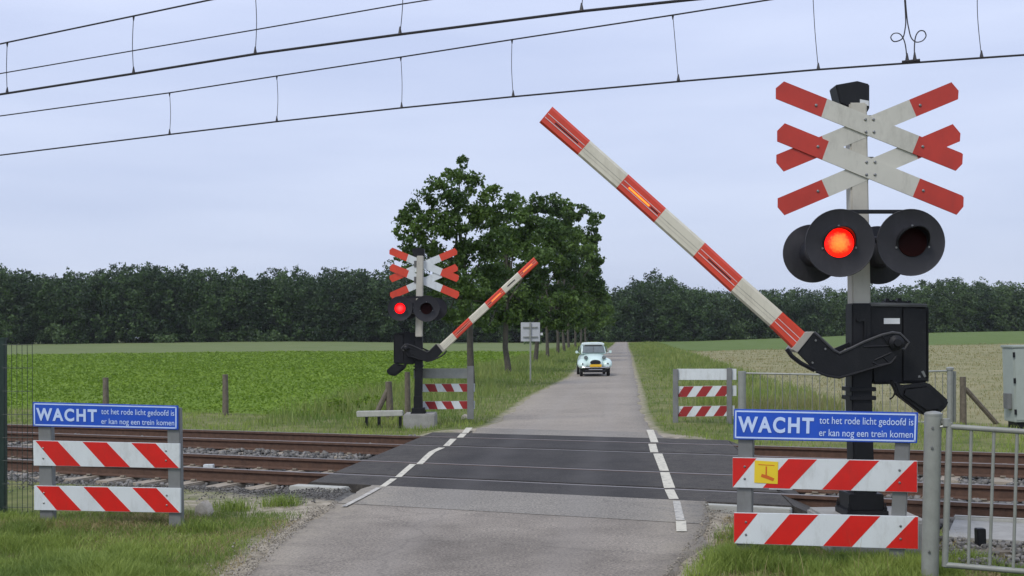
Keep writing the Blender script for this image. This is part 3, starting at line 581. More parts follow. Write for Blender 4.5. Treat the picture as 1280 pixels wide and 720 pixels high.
def installation(D, cxn, cxf, cyn, cyf, k, ky, mirror, label, detail, order, front, base):
    def Pl(x, y, off=0): return at(x, y, D+off)
    Pl.detail = detail
    def Tn(x, y): return (cxf+(x-cxn)/k, cyf+(y-cyn)/ky)            # same handed
    def Tmir(x, y): return (cxf+(cxn-x)/k, cyf+(y-cyn)/ky) if mirror else Tn(x, y)
    bx, by = base
    b0 = Pl(bx, by, .06)
    t_ = thing('crossing_signal', b0, label, 'crossing signal', 'red-light crossing signals with barriers')
    planks(Pl, Tn, t_, order, [M_red, M_white] if not mirror else [M_boomr, M_refwhite])
    # mast: upper white square tube, lower black tube with flanges
    def col_box(name, x0, x1, y0, y1, mt, d=.15, off=0, **kw):
        a = [Pl(*Tmir(x0, y0), off), Pl(*Tmir(x1, y0), off), Pl(*Tmir(x1, y1), off), Pl(*Tmir(x0, y1), off)]
        return MB().prism(a, (0, d, 0)).build(name, mt, t_, bevel=.006, **kw)
    moff = .015 if not mirror else -.10
    a = [Pl(*Tmir(x, y), moff) for x, y in ((1062, 128), (1084, 128), (1089, 392), (1065.5, 392))]
    pole = MB().prism(a, (0, .14, 0)).build('mast', M_mast, t_, bevel=.012)
    pl2 = [(1065, 379), (1089, 379), (1091, 520), (1093, 585), (1067, 585), (1065, 500)]
    low = MB().prism([Pl(*Tmir(x, y), -.012) for x, y in pl2], (0, .19, 0)).build('lower_mast', M_black, t_, bevel=.01)
    by2 = by
    q0 = Pl(*Tmir(1062, 580), -.03); q1 = Pl(*Tmir(1100, 580), -.03); zb = b0.z
    for (x0, x1, z0, z1, e) in ((1066, 1094, None, zb+.1, 0), (1058, 1101, zb+.16, zb+.03, .03), (1054, 1105, zb+.03, zb-.02, .06)):
        a, c = Pl(*Tmir(x0, 600), 0), Pl(*Tmir(x1, 600), 0); xa, xb = min(a.x, c.x), max(a.x, c.x)
        zt = Pl(*Tmir(1070, 584), 0).z if z0 is None else z0
        mb = MB().box(xa, xb, D-.04-e, D+.2+e, z1, zt)
        if z0 is not None and e == .06:
            for sx in (xa+.02, xb-.02):
                for yy in (D-.08, D+.24): mb.lathe((sx, yy, zt), (0, 0, 1), [(0, .016), (.03, .016), (.03, .008), (.06, .008)], 6)
        mb.build('mast_foot', M_black, t_, bevel=.006)
    for yy in (497, 486):
        a, c = Pl(*Tmir(1062, yy), -.02), Pl(*Tmir(1095, yy), -.02)
        MB().box(min(a.x, c.x), max(a.x, c.x), D-.03, D+.21, a.z-.022, a.z+.01).build('clamp', M_black, t_, bevel=.003)
    # plank mounting plates
    for yy in (152, 204):
        a, c = Pl(*Tmir(1063, yy-8), .004), Pl(*Tmir(1093, yy+12), .004)
        MB().box(min(a.x, c.x), max(a.x, c.x), D+.014 if not mirror else D+.012, D+.024 if not mirror else D+.03, c.z, a.z).build('mounting_plate', M_edge, t_)
    # bell housing on the top
    bl = [(1044.5, 106), (1072, 101), (1087, 105), (1087, 135), (1083.7, 141), (1050, 129)]
    bell = MB().prism([Pl(*Tn(x, y), .035) for x, y in bl], (0, .2, 0)).build('bell_housing', M_black, t_, bevel=.008)
    if detail:
        MB().prism([Pl(x, y, .031) for x, y in ((1075, 124), (1086, 126), (1086, 132.5), (1075, 130))], (0, .003, 0)).build('label_plate', M_label, bell)
    # lamps
    if front == 'near':
        disc(Pl, 1050, 303.7, 42.7, -.22, t_, -1, True, True, -.008, -.10)
        disc(Pl, 1138.5, 303, 42, -.22, t_, -1, True, False, .012, -.06)
        disc(Pl, 1015, 317, 36.5, .32, t_, 1); disc(Pl, 1097.5, 319, 36.5, .32, t_, 1)
        bar = [(1056, 262), (1134, 262), (1134, 266.5), (1056, 266.5)]; bz = -.2
    else:
        disc(Pl, 500, 385.5, 15.5, -.3, t_, -1, True, True, 0, .05, 0)
        disc(Pl, 533, 385.7, 16.5, -.3, t_, -1, True, False, 0, .05)
        disc(Pl, 511, 384, 14.5, .3, t_, 1); disc(Pl, 545, 386, 14., .3, t_, 1)
        bar = [(500, 370.5), (540, 370), (540, 372.5), (500, 373)]; bz = -.28
    MB().prism([Pl(x, y, bz) for x, y in bar], (0, .05, 0)).build('lamp_bracket', M_black, t_, bevel=.004)
    xm = sum(b[0] for b in bar)/4
    pa = Pl(*Tn(1076, 282), bz+.05); pb = Pl(*Tn(1076, 282), .35)
    MB().tube([pa, pb], .035, 10).tube([Pl(*Tn(1040, 300), -.06), Pl(*Tn(1130, 300), -.06)], .028, 8).tube([Pl(*Tn(1020, 317), .2), Pl(*Tn(1095, 317), .2)], .025, 8).build('bracket_tube', M_black, t_, True)
    # drive cabinet
    def pm(L_, off): return [Pl(*Tmir(x, y), off) for x, y in L_]
    cab = MB().prism(pm(BK([(578, 45), (750, 48), (900, 52), (908, 70), (908, 480), (900, 492), (600, 498), (585, 480)]), .03), (0, .42, 0))
    cab = cab.build('drive_cabinet', M_black, t_, bevel=.018)
    MB().prism(pm(BK([(755, 62), (892, 64), (898, 85), (898, 470), (888, 482), (755, 484)]), .018), (0, .02, 0)).build('cabinet_door', M_black, cab, bevel=.01)
    MB().prism(pm(BK([(570, 36), (760, 38), (905, 44), (905, 60), (570, 56)]), .0), (0, .45, 0)).build('cabinet_lid', M_edge if detail else M_black, cab, bevel=.012)
    mb = MB()
    for (x, y, w_) in ((665, 14, 16), (700, 20, 12), (732, 12, 18), (790, 26, 14)): mb.prism(pm(BK([(x, y), (x+w_, y), (x+w_+6, 38), (x-6, 38)]), .1), (0, .05, 0))
    mb.prism(pm(BK([(655, 26), (800, 30), (800, 39), (655, 38)]), .12), (0, .08, 0))
    mb.build('lid_fitting', M_black, cab, bevel=.002)
    if detail:
        MB().prism(pm(BK([(652, 125), (742, 125), (742, 157), (652, 157)]), .024), (0, .004, 0)).build('label_plate', M_label, cab)
        MB().prism(pm(BK([(862, 425), (876, 420), (890, 452), (880, 458)]), .012), (0, .004, 0)).prism(pm(BK([(845, 448), (856, 446), (860, 458), (846, 460)]), .012), (0, .004, 0)).build('lock', M_bolt, cab)
        MB().prism(pm(BK([(580, 60), (592, 60), (592, 255), (580, 255)]), .022), (0, .01, 0)).prism(pm(BK([(500, 128), (548, 128), (552, 140), (552, 250), (542, 250), (542, 142), (500, 142)]), -.03), (0, .02, 0)).build('conduit', M_black, cab)
        MB().tube(smooth_path([Pl(*BK([q])[0], .05) for q in ((690, 495), (700, 510), (712, 530), (708, 560), (690, 578), (684, 576))]), .006, 6).build('hook', M_black, cab, True)
    # boom arm: two cheek plates, rim and socket
    arm = BK([(262, 204), (372, 306), (402, 320), (470, 290), (540, 256), (640, 217), (700, 203), (742, 209), (795, 262), (770, 300), (715, 304), (722, 340), (690, 378), (600, 402), (500, 432), (400, 460), (335, 450), (270, 425), (165, 318)])
    ar = MB().prism(pm(arm, -.115), (0, .025, 0)).build('boom_arm', M_black, t_, bevel=.006)
    MB().prism(pm(BK([(262, 204), (372, 306), (402, 320), (560, 262), (560, 400), (500, 432), (400, 460), (335, 450), (270, 425), (165, 318)]), .07), (0, .02, 0)).build('arm_cheek', M_black, ar, bevel=.004)
    rim = BK([(262, 204), (372, 306), (402, 322), (470, 292), (540, 258), (640, 219), (700, 205), (742, 211), (792, 262), (768, 297), (700, 297)])
    rp_ = [Pl(*Tmir(x, y), -.118) for x, y in rim]
    MB().tube(rp_, .011, 6).build('arm_rim', M_rim, ar, True)
    low_ = BK([(720, 342), (690, 378), (600, 402), (500, 432), (400, 460), (335, 450), (270, 425)])
    MB().tube([Pl(*Tmir(x, y), -.118) for x, y in low_],   .010, 6).build('arm_rim', M_black, ar, True)
    mb = MB()
    for L_ in ([(540, 285), (700, 280)], [(600, 360), (690, 320)], [(600, 392), (680, 378)], [(640, 225), (680, 275)], [(650, 345), (685, 378)], [(590, 375), (640, 395)]):
        mb.tube([Pl(*Tmir(*q), -.117) for q in BK(L_)], .007, 5)
    mb.build('arm_rib', M_black, ar, True)
    c = Pl(*Tmir(*BK([(720, 262)])[0]), -.12); MB().lathe(c, (0, -1, 0), [(0, .06), (.02, .06), (.035, .03), (.05, .028)], 20).build('pivot', M_black, ar, True)
    # socket around the boom end
    sk = MB().prism(pm(BK([(135, 300), (210, 205), (262, 200), (165, 320)]), -.125), (0, .23, 0)).build('boom_socket', M_strap, ar, bevel=.004)
    MB().tube([Pl(*Tmir(*q), -.125) for q in BK([(105, 298), (135, 340), (185, 378), (262, 418)])], .018, 6).build('socket_strap', M_black, ar, True)
    if detail:
        for q in ((322, 298), (250, 375), (268, 250)): MB().lathe(Pl(*BK([q])[0], -.117), (0, -1, 0), [(0, .010), (.008, .008)], 8).build('bolt', M_bolt, ar)
    MB().prism(pm(BK([(362, 300), (478, 250), (478, 268), (400, 320)]), .07), (0, .02, 0)).build('arm_strut', M_black, ar, bevel=.003)
    # counterweight
    cw = BK([(700, 470), (760, 505), (905, 487), (1020, 590), (1005, 625), (970, 660), (880, 672), (735, 560)])
    c_ = MB().prism(pm(cw, -.14), (0, .10, 0)).build('counterweight', M_black, t_, bevel=.012)
    MB().prism(pm(BK([(770, 520), (900, 505), (995, 600), (965, 640), (895, 650), (760, 560)]), -.155), (0, .02, 0)).build('weight_plate', M_black, c_, bevel=.01)
    # boom
    up_ = [(107, 28), (207, 118), (308, 207), (408, 297), (511, 388), (611, 480), (716, 572), (785, 634)]
    lo_ = [(72, 70), (173, 156), (275, 245), (375, 335), (478, 427), (578, 519), (681, 610), (748, 676)]
    if mirror: up_ = [(107, 28), (222, 131), (340, 236), (456, 340), (573, 444), (688, 548), (785, 634)]; lo_ = [(72, 70), (188, 172), (306, 277), (422, 382), (540, 486), (653, 590), (748, 676)]
    C7 = lambda q: (640+q[0]/2.1175, 120+q[1]/2.1175)
    boom = None; th = .105; o0 = -.095
    mid = lambda a, b2, f=.5: (a[0]+(b2[0]-a[0])*f, a[1]+(b2[1]-a[1])*f)
    nb = len(up_)-1
    ring = []; mb = MB()
    for j in range(nb+1):
        A, B2 = up_[j], lo_[j]
        for f, o in ((0, .025), (.12, 0), (.88, 0), (1, .025), (1, th-.025), (.88, th), (.12, th), (0, th-.025)): ring.append(Pl(*Tmir(*C7(mid(A, B2, f))), o0+o))
    mb.add(ring, [(j*8+q, j*8+(q+1) % 8, j*8+8+(q+1) % 8, j*8+8+q) for j in range(nb) for q in range(8)]+[tuple(range(8)), tuple(range(nb*8, nb*8+8))])
    mb.m = [j % 2 for j in range(nb) for q in range(8)]+[0, (nb-1) % 2]
    boom = mb.build('boom', [M_boomr, M_boomw], t_)
    # grooves and lamp strip
    def line(nm, mt, i, f0, f1, g0, g1, off, d=.004):
        a0, a1 = mid(up_[i], up_[i+1], f0), mid(up_[i], up_[i+1], f1); c0, c1 = mid(lo_[i], lo_[i+1], f0), mid(lo_[i], lo_[i+1], f1)
        MB().prism([Pl(*Tmir(*C7(q)), off) for q in (mid(a0, c0, g0), mid(a1, c1, g0), mid(a1, c1, g1), mid(a0, c0, g1))], (0, d, 0)).build(nm, mt, boom)
    wl = M_refwhite if detail else M_boomw
    for i in range(nb):
        if i % 2 == 0:
            line('reflective_line', wl, i, .02, .98, .37, .395, o0-.003); line('reflective_line', wl, i, .02, .98, .60, .63, o0-.003)
            if i != 2 and i < 5: line('slot', M_black, i, .25, .85, .475, .535, o0-.003)
        else:
            line('groove', M_edge, i, 0, 1, .50, .51, o0-.002, .003); line('groove', M_edge, i, 0, 1, .67, .675, o0-.002, .003)
    line('slot', M_black, 2, .76, .95, .475, .535, o0-.003)
    line('boom_lamp', M_amber, 2, .18, .72, .46, .54, o0-.012, .012)
    if mirror: line('boom_lamp', M_amber, 0, .25, .8, .45, .53, o0-.012, .012); line('slot', M_black, 1, .3, .75, .4, .55, o0-.003)
    return t_
installation(9.4, 1073, 1073, 101.7, 101.7, 1, 1, False, 'large black and red-white crossing signal with lit red lamp and half raised barrier, right foreground', True, (.0, .013), 'near', (1078, 640))
installation(25.2, 1073, 525, 101.7, 309.5, 2.69, 2.6, True, 'smaller crossing signal across the tracks by the trees, its lit red lamp on the left', False, (.013, .03), 'far', (525, 519))
# plinths
p = at(1078, 640, 9.46); mb = MB().box(p.x-.34, p.x+.42, 9.1, 9.9, -.15, p.z-.02)
tag(mb.build('concrete_plinth', M_conc, bevel=.02), 'grey concrete plinth under the large near crossing signal', 'plinth')
a = at(504, 518, 25.0); c = at(544, 537, 25.0)
mb = MB().prism([(a.x, 24.95, c.z-.1), (c.x, 24.95, c.z-.1), (c.x, 25.75, c.z-.1), (a.x, 25.75, c.z-.1)], (0, 0, a.z-c.z+.1))
tag(mb.build('concrete_plinth', M_conc, bevel=.02), 'weathered concrete block under the far crossing signal', 'plinth')
# ------------------------------------------------------------------ striped sign boards
def text_mesh(body, bold):
    cu = bpy.data.curves.new('t', 'FONT'); cu.body = body; cu.size = 1; cu.offset = bold; cu.space_character = 1.22 if body == 'WACHT' else 1.0; cu.resolution_u = 5
    ob = bpy.data.objects.new('t', cu); COL.objects.link(ob); dg = bpy.context.evaluated_depsgraph_get(); dg.update()
    me = bpy.data.meshes.new_from_object(ob.evaluated_get(dg)); V = [v.co.copy() for v in me.vertices]; Fs = [tuple(p.vertices) for p in me.polygons]
    bpy.data.objects.remove(ob); bpy.data.curves.remove(cu); bpy.data.meshes.remove(me); return V, Fs
class Board:
    def __init__(s, corners, x0, d0, x1, d1, off=0):
        a = at(x0, 500, d0); b2 = at(x1, 500, d1); d = Vector((b2.x-a.x, b2.y-a.y, 0)).normalized(); s.n = Vector((-d.y, d.x, 0)); s.a = a; s.off = off
        s.c = [s.hit(*q) for q in corners]
    def hit(s, px, py, off=0):
        r = ray(px, py); p0 = s.a+s.n*(s.off+off); return O+r*((p0-O).dot(s.n)/r.dot(s.n))
    def p(s, u, v, o=0):
        A, B2, C, D = s.c; return (A*(1-u)+B2*u)*(1-v)+(D*(1-u)+C*u)*v + s.n*o
def wait_panel(bd, parent, mirrored=False):
    W = (bd.c[1]-bd.c[0]).length; H = (bd.c[3]-bd.c[0]).length
    o = MB().prism([bd.p(0, 0), bd.p(1, 0), bd.p(1, 1), bd.p(0, 1)], bd.n*.018).build('wait_panel', M_blue, parent, bevel=.003)
    e = .012; u0, v0 = .008, .045
    mb = MB()
    for (a, b2, c, d) in ((u0, v0, 1-u0, v0+.05), (u0, .955-.05, 1-u0, .955), (u0, v0, u0+.008, .955), (1-u0-.008, v0, 1-u0, .955)):
        mb.prism([bd.p(a, b2, -.0015), bd.p(c, b2, -.0015), bd.p(c, d, -.0015), bd.p(a, d, -.0015)], bd.n*.003)
    mb.build('panel_border', M_blueedge, o)
    for body, bold, (x0, x1, y0, y1) in (('WACHT', .036, (.026, .452, .23, .76)), ('tot het rode licht gedoofd is', .005, (.482, .978, .19, .50)), ('er kan nog een trein komen', .005, (.482, .978, .60, .90))):
        V, Fs = text_mesh(body, bold); X0 = min(v.x for v in V); X1 = max(v.x for v in V); Y0 = min(v.y for v in V); Y1 = max(v.y for v in V)
        mb = MB().add([bd.p(x0+(v.x-X0)/(X1-X0)*(x1-x0), y1-(v.y-Y0)/(Y1-Y0)*(y1-y0), -.004) for v in V], Fs)
        mb.build('lettering', M_blueedge, o)
def striped(bd, tops, bots, redfirst, parent, name, red=M_refred, white=M_refwhite, edge=True):
    # tops / bots are the fractions where the colour changes
    o = MB().prism([bd.p(0, 0), bd.p(1, 0), bd.p(1, 1), bd.p(0, 1)], bd.n*.02).build(name, white, parent, bevel=.002)
    mb = MB()
    k = len(tops); T_ = tops; B_ = bots; red_on = redfirst
    segs = []
    for i in range(k-1):
        t0, t1, b0, b1 = T_[i], T_[i+1], B_[i], B_[i+1]
        if red_on: segs.append((t0, t1, b0, b1))
        red_on = not red_on
    for (t0, t1, b0, b1) in segs:
        pts = []
        for (u, v) in ((t0, 0), (t1, 0), (b1, 1), (b0, 1)): pts.append((u, v))
        # clip to 0..1 in u
        def clipu(poly, lim, keep):
            out = []
            for i in range(len(poly)):
                p, q = poly[i], poly[(i+1) % len(poly)]; sp, sq = (p[0]-lim)*keep, (q[0]-lim)*keep
                if sp >= 0: out.append(p)
                if sp*sq < 0: t_ = sp/(sp-sq); out.append((p[0]+(q[0]-p[0])*t_, p[1]+(q[1]-p[1])*t_))
            return out
        pts = clipu(clipu(pts, .001, 1), .999, -1)
        if len(pts) > 2: mb.prism([bd.p(u, v*.97+.015, -.0012) for u, v in pts], bd.n*.003)
    mb.build('red_stripe', red, o)
    for u in (.07, .91):
        for v in (.3, .7): MB().lathe(bd.p(u, v, -.001), -bd.n, [(0, .009), (.004, .009), (.007, .005)], 8).build('bolt', M_bolt, o)
    return o
def post(hit, x0t, x1t, yt, x0b, x1b, yb, parent, n_, d=.06, mt=None, name='post'):
    return MB().prism([hit(x0t, yt), hit(x1t, yt), hit(x1b, yb), hit(x0b, yb)], n_*d).build(name, mt or M_grey, parent, bevel=.005)
# near right
def mk(label, cen, group='red and white striped warning boards'): return thing('warning_board', cen, label, 'warning board', group)
b = Board([(917.3, 511.2), (1147.7, 515.7), (1146.3, 554), (916.7, 549.3)], 915, 8.9, 1147, 8.35)
t_ = mk('large blue WACHT board with two striped planks and a yellow sticker, right foreground', b.hit(1030, 700)); wait_panel(b, t_)
tp = [-.15, .137, .316, .474, .647, .805, .985, 1.16]; bt = [-.32, .003, .172, .323, .50, .655, .833, 1.02]
for cs in ([(915.7, 571.7), (1146.5, 576.3), (1146.5, 615.7), (915.7, 609.3)], [(917.3, 640.7), (1147.7, 645.7), (1147.7, 686.7), (917.3, 679.3)]):
    q = Board(cs, 915, 8.9, 1147, 8.35); pk = striped(q, tp, bt, True, t_, 'striped_plank')
    if cs[0][1] < 600:
        y = q; st = [y.hit(*c, -.004) for c in ((943.3, 575.5), (972.7, 577.3), (972, 605), (942.7, 603.3))]
        sk = MB().prism(st, y.n*.0015).build('yellow_sticker', M_yellow, pk)
        fg = MB()
        for poly in ([(957, 583), (958.8, 583.2), (958.6, 594), (968, 598), (966.5, 601.5), (951, 596), (952.2, 592.3), (956.8, 593.5)], [(948, 580.2), (968, 581.4), (968, 582.2), (948, 581)]):
            fg.prism([y.hit(*c, -.0055) for c in poly], y.n*.001)
        fg.build('printed_figure', M_orange, sk)
h = lambda x, y: b.hit(x, y, .024)
post(h, 923.5, 942, 515, 919, 938, 712, t_, b.n); post(h, 1120.5, 1139, 520, 1109, 1127.5, 735, t_, b.n)
# near left
b = Board([(40.7, 502.5), (222.2, 507.2), (222.2, 537.2), (41.2, 533)], 41, 11.15, 223, 10.8)
t_ = mk('blue WACHT board with two striped planks on two posts, left foreground', b.hit(130, 650)); wait_panel(b, t_)
tp = [.018, .173, .345, .51, .678, .84, 1.01]; bt = [.16, .33, .497, .668, .835, .995, 1.15]
for cs in ([(41.2, 550.5), (224.5, 554.5), (224.5, 585.5), (42, 582)], [(42.5, 607), (225.5, 610.2), (225.5, 641.2), (42.5, 637.5)]):
    striped(Board(cs, 41, 11.15, 223, 10.8), tp, bt, True, t_, 'striped_plank')
h = lambda x, y: b.hit(x, y, .024)
post(h, 47, 63, 506, 50, 67, 668, t_, b.n); post(h, 208.5, 224, 510, 211, 227, 668, t_, b.n)
# far right: seen from behind, posts in front
b = Board([(846, 461), (920.5, 461), (920.5, 475), (846, 475)], 842, 25.4, 920, 25.0, .03)
t_ = mk('small striped board seen from behind, right of the road across the tracks', b.hit(880, 525))
MB().prism([b.p(0, 0), b.p(1, 0), b.p(1, 1), b.p(0, 1)], b.n*.02).build('white_panel', M_refwhite, t_, bevel=.003)
tp = [.07, .26, .45, .64, .82, 1.0, 1.2]; bt = [-.02, .17, .36, .55, .73, .92, 1.1]
tp = [.10, .265, .42, .585, .735, .89, 1.05]; bt = [.0, .16, .32, .48, .64, .80, .97]
for cs in ([(846, 483), (920.5, 482), (920.5, 495), (846, 496.5)], [(846, 508), (918, 507), (918, 520), (846, 521)]):
    striped(Board(cs, 842, 25.4, 920, 25.0, .03), [.12, .29, .44, .61, .76, .93, 1.1], [.0, .17, .32, .49, .64, .81, .97], True, t_, 'striped_plank', M_dkred)
h = lambda x, y: b.hit(x, y, -.065)
post(h, 841, 847.5, 461.5, 841, 847.5, 529, t_, b.n, .05); post(h, 908.3, 914.7, 460, 908.3, 914.7, 530, t_, b.n, .05)
# far left
b = Board([(517, 460.5), (592, 460.5), (592, 473), (517, 473)], 517, 25.6, 593, 25.5, .03)
t_ = mk('small striped board seen from behind, beside the far crossing signal', b.hit(560, 520))
MB().prism([b.p(0, 0), b.p(.92, 0), b.p(.92, 1), b.p(0, 1)], b.n*.02).build('grey_panel', M_galv, t_, bevel=.003)
for cs in ([(519, 480), (593.5, 479.5), (593.5, 489.7), (519, 490)], [(519, 502), (593.5, 501), (593.5, 511), (519, 512)]):
    striped(Board(cs, 517, 25.6, 593, 25.5, .03), [-.02, .16, .33, .44, .60, .73, .87, .99], [.05, .24, .38, .53, .66, .80, .92, 1.08][:8], False, t_, 'striped_plank', M_dkred)
h = lambda x, y: b.hit(x, y, -.065)
post(h, 583.8, 591.8, 457.5, 584, 592, 524, t_, b.n, .05); post(h, 520, 526, 459, 520, 526, 524, t_, b.n, .05)
# ------------------------------------------------------------------ near right gate and its thick post
hit = lambda x, y, o=0: at(x, y, 7.9+o)
top = hit(1166.5, 519, .06); bot = hit(1161, 722, .06); bot.z = -.1
t_ = thing('barrier_post', (bot.x, bot.y, -.03), 'thick round grey post with domed cap beside the large blue board', 'post')
r = (hit(1177, 540)-hit(1156, 540)).length/2
MB().tube([bot, top], r, 24).build('tube', M_pgrey, t_, True)
MB().lathe(top, (0, 0, 1), [(0, r*1.04), (.012, r*1.04), (.022, r*.8), (.028, r*.3)], 24).build('cap', M_galv, t_, True)
for yy in (535, 560, 690):
    q = hit(1166.5-(yy-519)*.027, yy, 0); MB().lathe(q+Vector((0, .005, 0)), (0, -1, 0), [(0, .010), (.008, .008)], 8).build('bolt', M_bolt, t_)
g0 = hit(1187, 530); t_ = thing('metal_gate', (g0.x, g0.y, 0), 'grey tubular steel gate with upright bars at the right edge', 'gate')
gp = lambda x, y: at(x, y, 7.9-(x-1187)*.0022)
mb = MB().tube([gp(1187, 528), gp(1181, 708)], .021, 12); mb.tube([gp(1184, 533), gp(1300, 541), gp(1420, 549)], .019, 12); mb.tube([gp(1180, 706), gp(1300, 716), gp(1420, 727)], .019, 12)
mb.build('gate_frame', M_pgrey, t_, True)
for (a, c) in ((1214, 1210.5), (1242.5, 1237), (1271.5, 1266.5), (1300, 1294), (1329, 1323), (1358, 1351), (1387, 1380)):
    MB().tube([gp(a, 534+(a-1184)*.069), gp(c, 706+(c-1180)*.085)], .0105, 10).build('bar', M_pgrey, t_, True)
MB().tube([hit(1174, 528, .05), gp(1186, 529)], .014, 8).tube([hit(1170, 534, .03), gp(1190, 532)], .010, 8).lathe(gp(1183, 529), (0, 0, 1), [(-.02, .026), (.03, .026)], 12).build('hinge', M_galv, t_, True)
MB().tube([gp(1420, 545), gp(1412, 740)], .045, 12).build('gate_post', M_pgrey, t_, True)
# stub post and rubble behind the gate
p = on_ground(1228, 688); o = MB().box(p.x-.035, p.x+.035, p.y, p.y+.07, p.z-.05, p.z+.17).build('stub_post', M_black, bevel=.005); tag(o, 'short dark stub post behind the gate bars', 'post')
p = on_ground(1222, 694); mb = MB().prism([(p.x-.28, p.y-.1, p.z-.02), (p.x+.3, p.y-.12, p.z-.02), (p.x+.33, p.y+.12, p.z-.02), (p.x-.22, p.y+.1, p.z-.02)], (0, 0, .06)); tag(mb.build('cable_cover', M_wood, bevel=.02), 'flat brown cover plate on the gravel behind the gate', 'cover plate')
# ------------------------------------------------------------------ left mesh fence
t_ = thing('mesh_fence', on_ground(2, 643), 'dark green wire mesh fence panel with post at the left edge', 'fence')
hf = lambda x, y: at(x, y, 11.5)
MB().prism([hf(-3, 424), hf(5.5, 424), hf(5.5, 646), (hf(-3, 646))], (0, .06, 0)).build('post', M_green, t_, bevel=.004)
MB().prism([hf(-4, 422), hf(6.5, 422), hf(6.5, 425.5), hf(-4, 425.5)], (0, .07, 0)).build('post_cap', M_green, t_, bevel=.004)
mb = MB()
for x in (8.5, 14.5, 21, 27.5, 34, 40.3): mb.tube([at(x, 430, 11.48), at(x+.6, 640, 11.48)], .0028, 5)
for y in (431, 460, 489, 518, 547, 576, 605, 634): mb.tube([at(3, y, 11.475), at(41, y, 11.475)], .0028, 5)
mb.build('wire_mesh', M_green, t_)
mb = MB()
for x in range(-95, -3, 7): mb.tube([at(x, 430, 11.48), at(x+.6, 640, 11.48)], .0028, 5)
for y in (431, 460, 489, 518, 547, 576, 605, 634): mb.tube([at(-95, y, 11.475), at(-1, y, 11.475)], .0028, 5)
mb.build('wire_mesh', M_green, t_)
# ------------------------------------------------------------------ far right fence, posts, cabinet
def tubef(x0, y0, x1, y1, D, r, seg=10): return MB().tube([at(x0, y0, D), at(x1, y1, D)], r, seg)
t_ = thing('metal_fence', on_ground(927, 531), 'low galvanised bar fence behind the large blue board, across the tracks', 'fence')
tubef(927.5, 464, 927.5, 535, 24.6, .085).build('post', M_galv, t_, True)
tubef(1058, 473, 1058, 535, 24.2, .035).build('post', M_galv, t_, True); tubef(1064, 471, 1064, 535, 24.3, .035).build('post', M_galv, t_, True)
MB().tube([at(932, 466.5, 24.6), at(1058, 469, 24.2)], .02, 8).tube([at(932, 528, 24.6), at(1058, 530, 24.2)], .018, 8).build('fence_rail', M_galv, t_, True)
for i in range(13):
    x = 941+i*9.3; tubef(x, 467, x, 529, 24.4, .007, 6).build('bar', M_grey, t_)
t_ = thing('metal_fence', on_ground(1188, 531), 'galvanised bar fence section behind the black drive cabinet', 'fence')
tubef(1187.5, 461, 1187.5, 528, 24.0, .06).build('post', M_galv, t_, True); tubef(1193, 464, 1193, 528, 24.1, .035).build('post', M_galv, t_, True)
MB().tube([at(1068, 467, 24.2), at(1187, 463.5, 24)], .02, 8).tube([at(1068, 530, 24.2), at(1187, 527, 24)], .018, 8).lathe(at(1187.5, 461, 24), (0, 0, 1), [(-.02, .08), (.02, .08), (.04, .03)], 10).build('fence_rail', M_galv, t_, True)
for i in range(12):
    x = 1075+i*9.4; tubef(x, 466.5, x, 529, 24.1, .007, 6).build('bar', M_grey, t_)
def wpost(x, yt, yb, w_, label, lean=0, D=None, brace=None, extra=0):
    g = on_ground(x, yb); D = D or g.y; a, c = at(x+lean, yt, D), at(x, yb, D); c.z = float(ground_z(c.x, c.y))-.2; r = w_*D/F/2
    t_ = thing('fence_post', (c.x, c.y, c.z+.2), label, 'fence post', 'weathered wooden fence posts')
    MB().tube([c, (a+c)/2+Vector((r*.1, 0, 0)), a], [r*1.08, r, r*.92], 9).build('stake', M_wood, t_, True)
    if brace: MB().tube([at(brace[0], brace[1], D), at(brace[2], brace[3], D+brace[4])], r*.75, 8).build('brace', M_wood, t_, True)
wpost(1203.5, 471, 531, 8, 'wooden post with diagonal brace beside the grey green cabinet', brace=(1207, 486, 1248, 532, .1))
wpost(281.5, 468, 519, 7.5, 'wooden post at the crop field edge, right of the left blue board')
wpost(132, 472, 516, 7.5, 'wooden post at the crop field edge, above the left blue board')
wpost(509, 465, 516, 7.5, 'wooden post just left of the far signal mast', D=26.5)
wpost(487.5, 477, 520, 9, 'short leaning wooden post with brace left of the far signal', lean=-2, D=27, brace=(485, 487, 469, 520, -.1))
t_ = thing('equipment_cabinet', on_ground(1275, 532), 'grey green steel equipment cabinet at the right edge across the tracks', 'cabinet')
Dc = 22.5; a = at(1266, 435, Dc); c = at(1266, 528, Dc); wd = 1.15
mb = MB().box(a.x, a.x+wd, Dc, Dc+.5, c.z, a.z).build('cabinet_body', M_cab, t_, bevel=.012)
MB().prism([(a.x-.02, Dc-.02, a.z), (a.x+wd+.02, Dc-.02, a.z+.0), (a.x+wd+.02, Dc+.54, a.z), (a.x-.02, Dc+.54, a.z)], (0, 0, .05)).build('cabinet_roof', M_cab, t_, bevel=.012)
MB().box(a.x+.06, a.x+wd-.06, Dc+.06, Dc+.45, c.z-.4, c.z).build('cabinet_base', M_black, t_)
MB().box(a.x+.03, a.x+wd-.03, Dc-.012, Dc, c.z+.04, a.z-.04).build('cabinet_door', M_cab, t_, bevel=.004)
MB().box(a.x-.09, a.x-.002, Dc+.1, Dc+.3, c.z+.25, c.z+.55).build('side_box', M_grey, t_, bevel=.005)
for z in (.2, .8, 1.3): MB().box(a.x-.012, a.x+.03, Dc-.03, Dc-.013, c.z+z-.05, c.z+z+.05).build('door_hinge', M_black, t_)
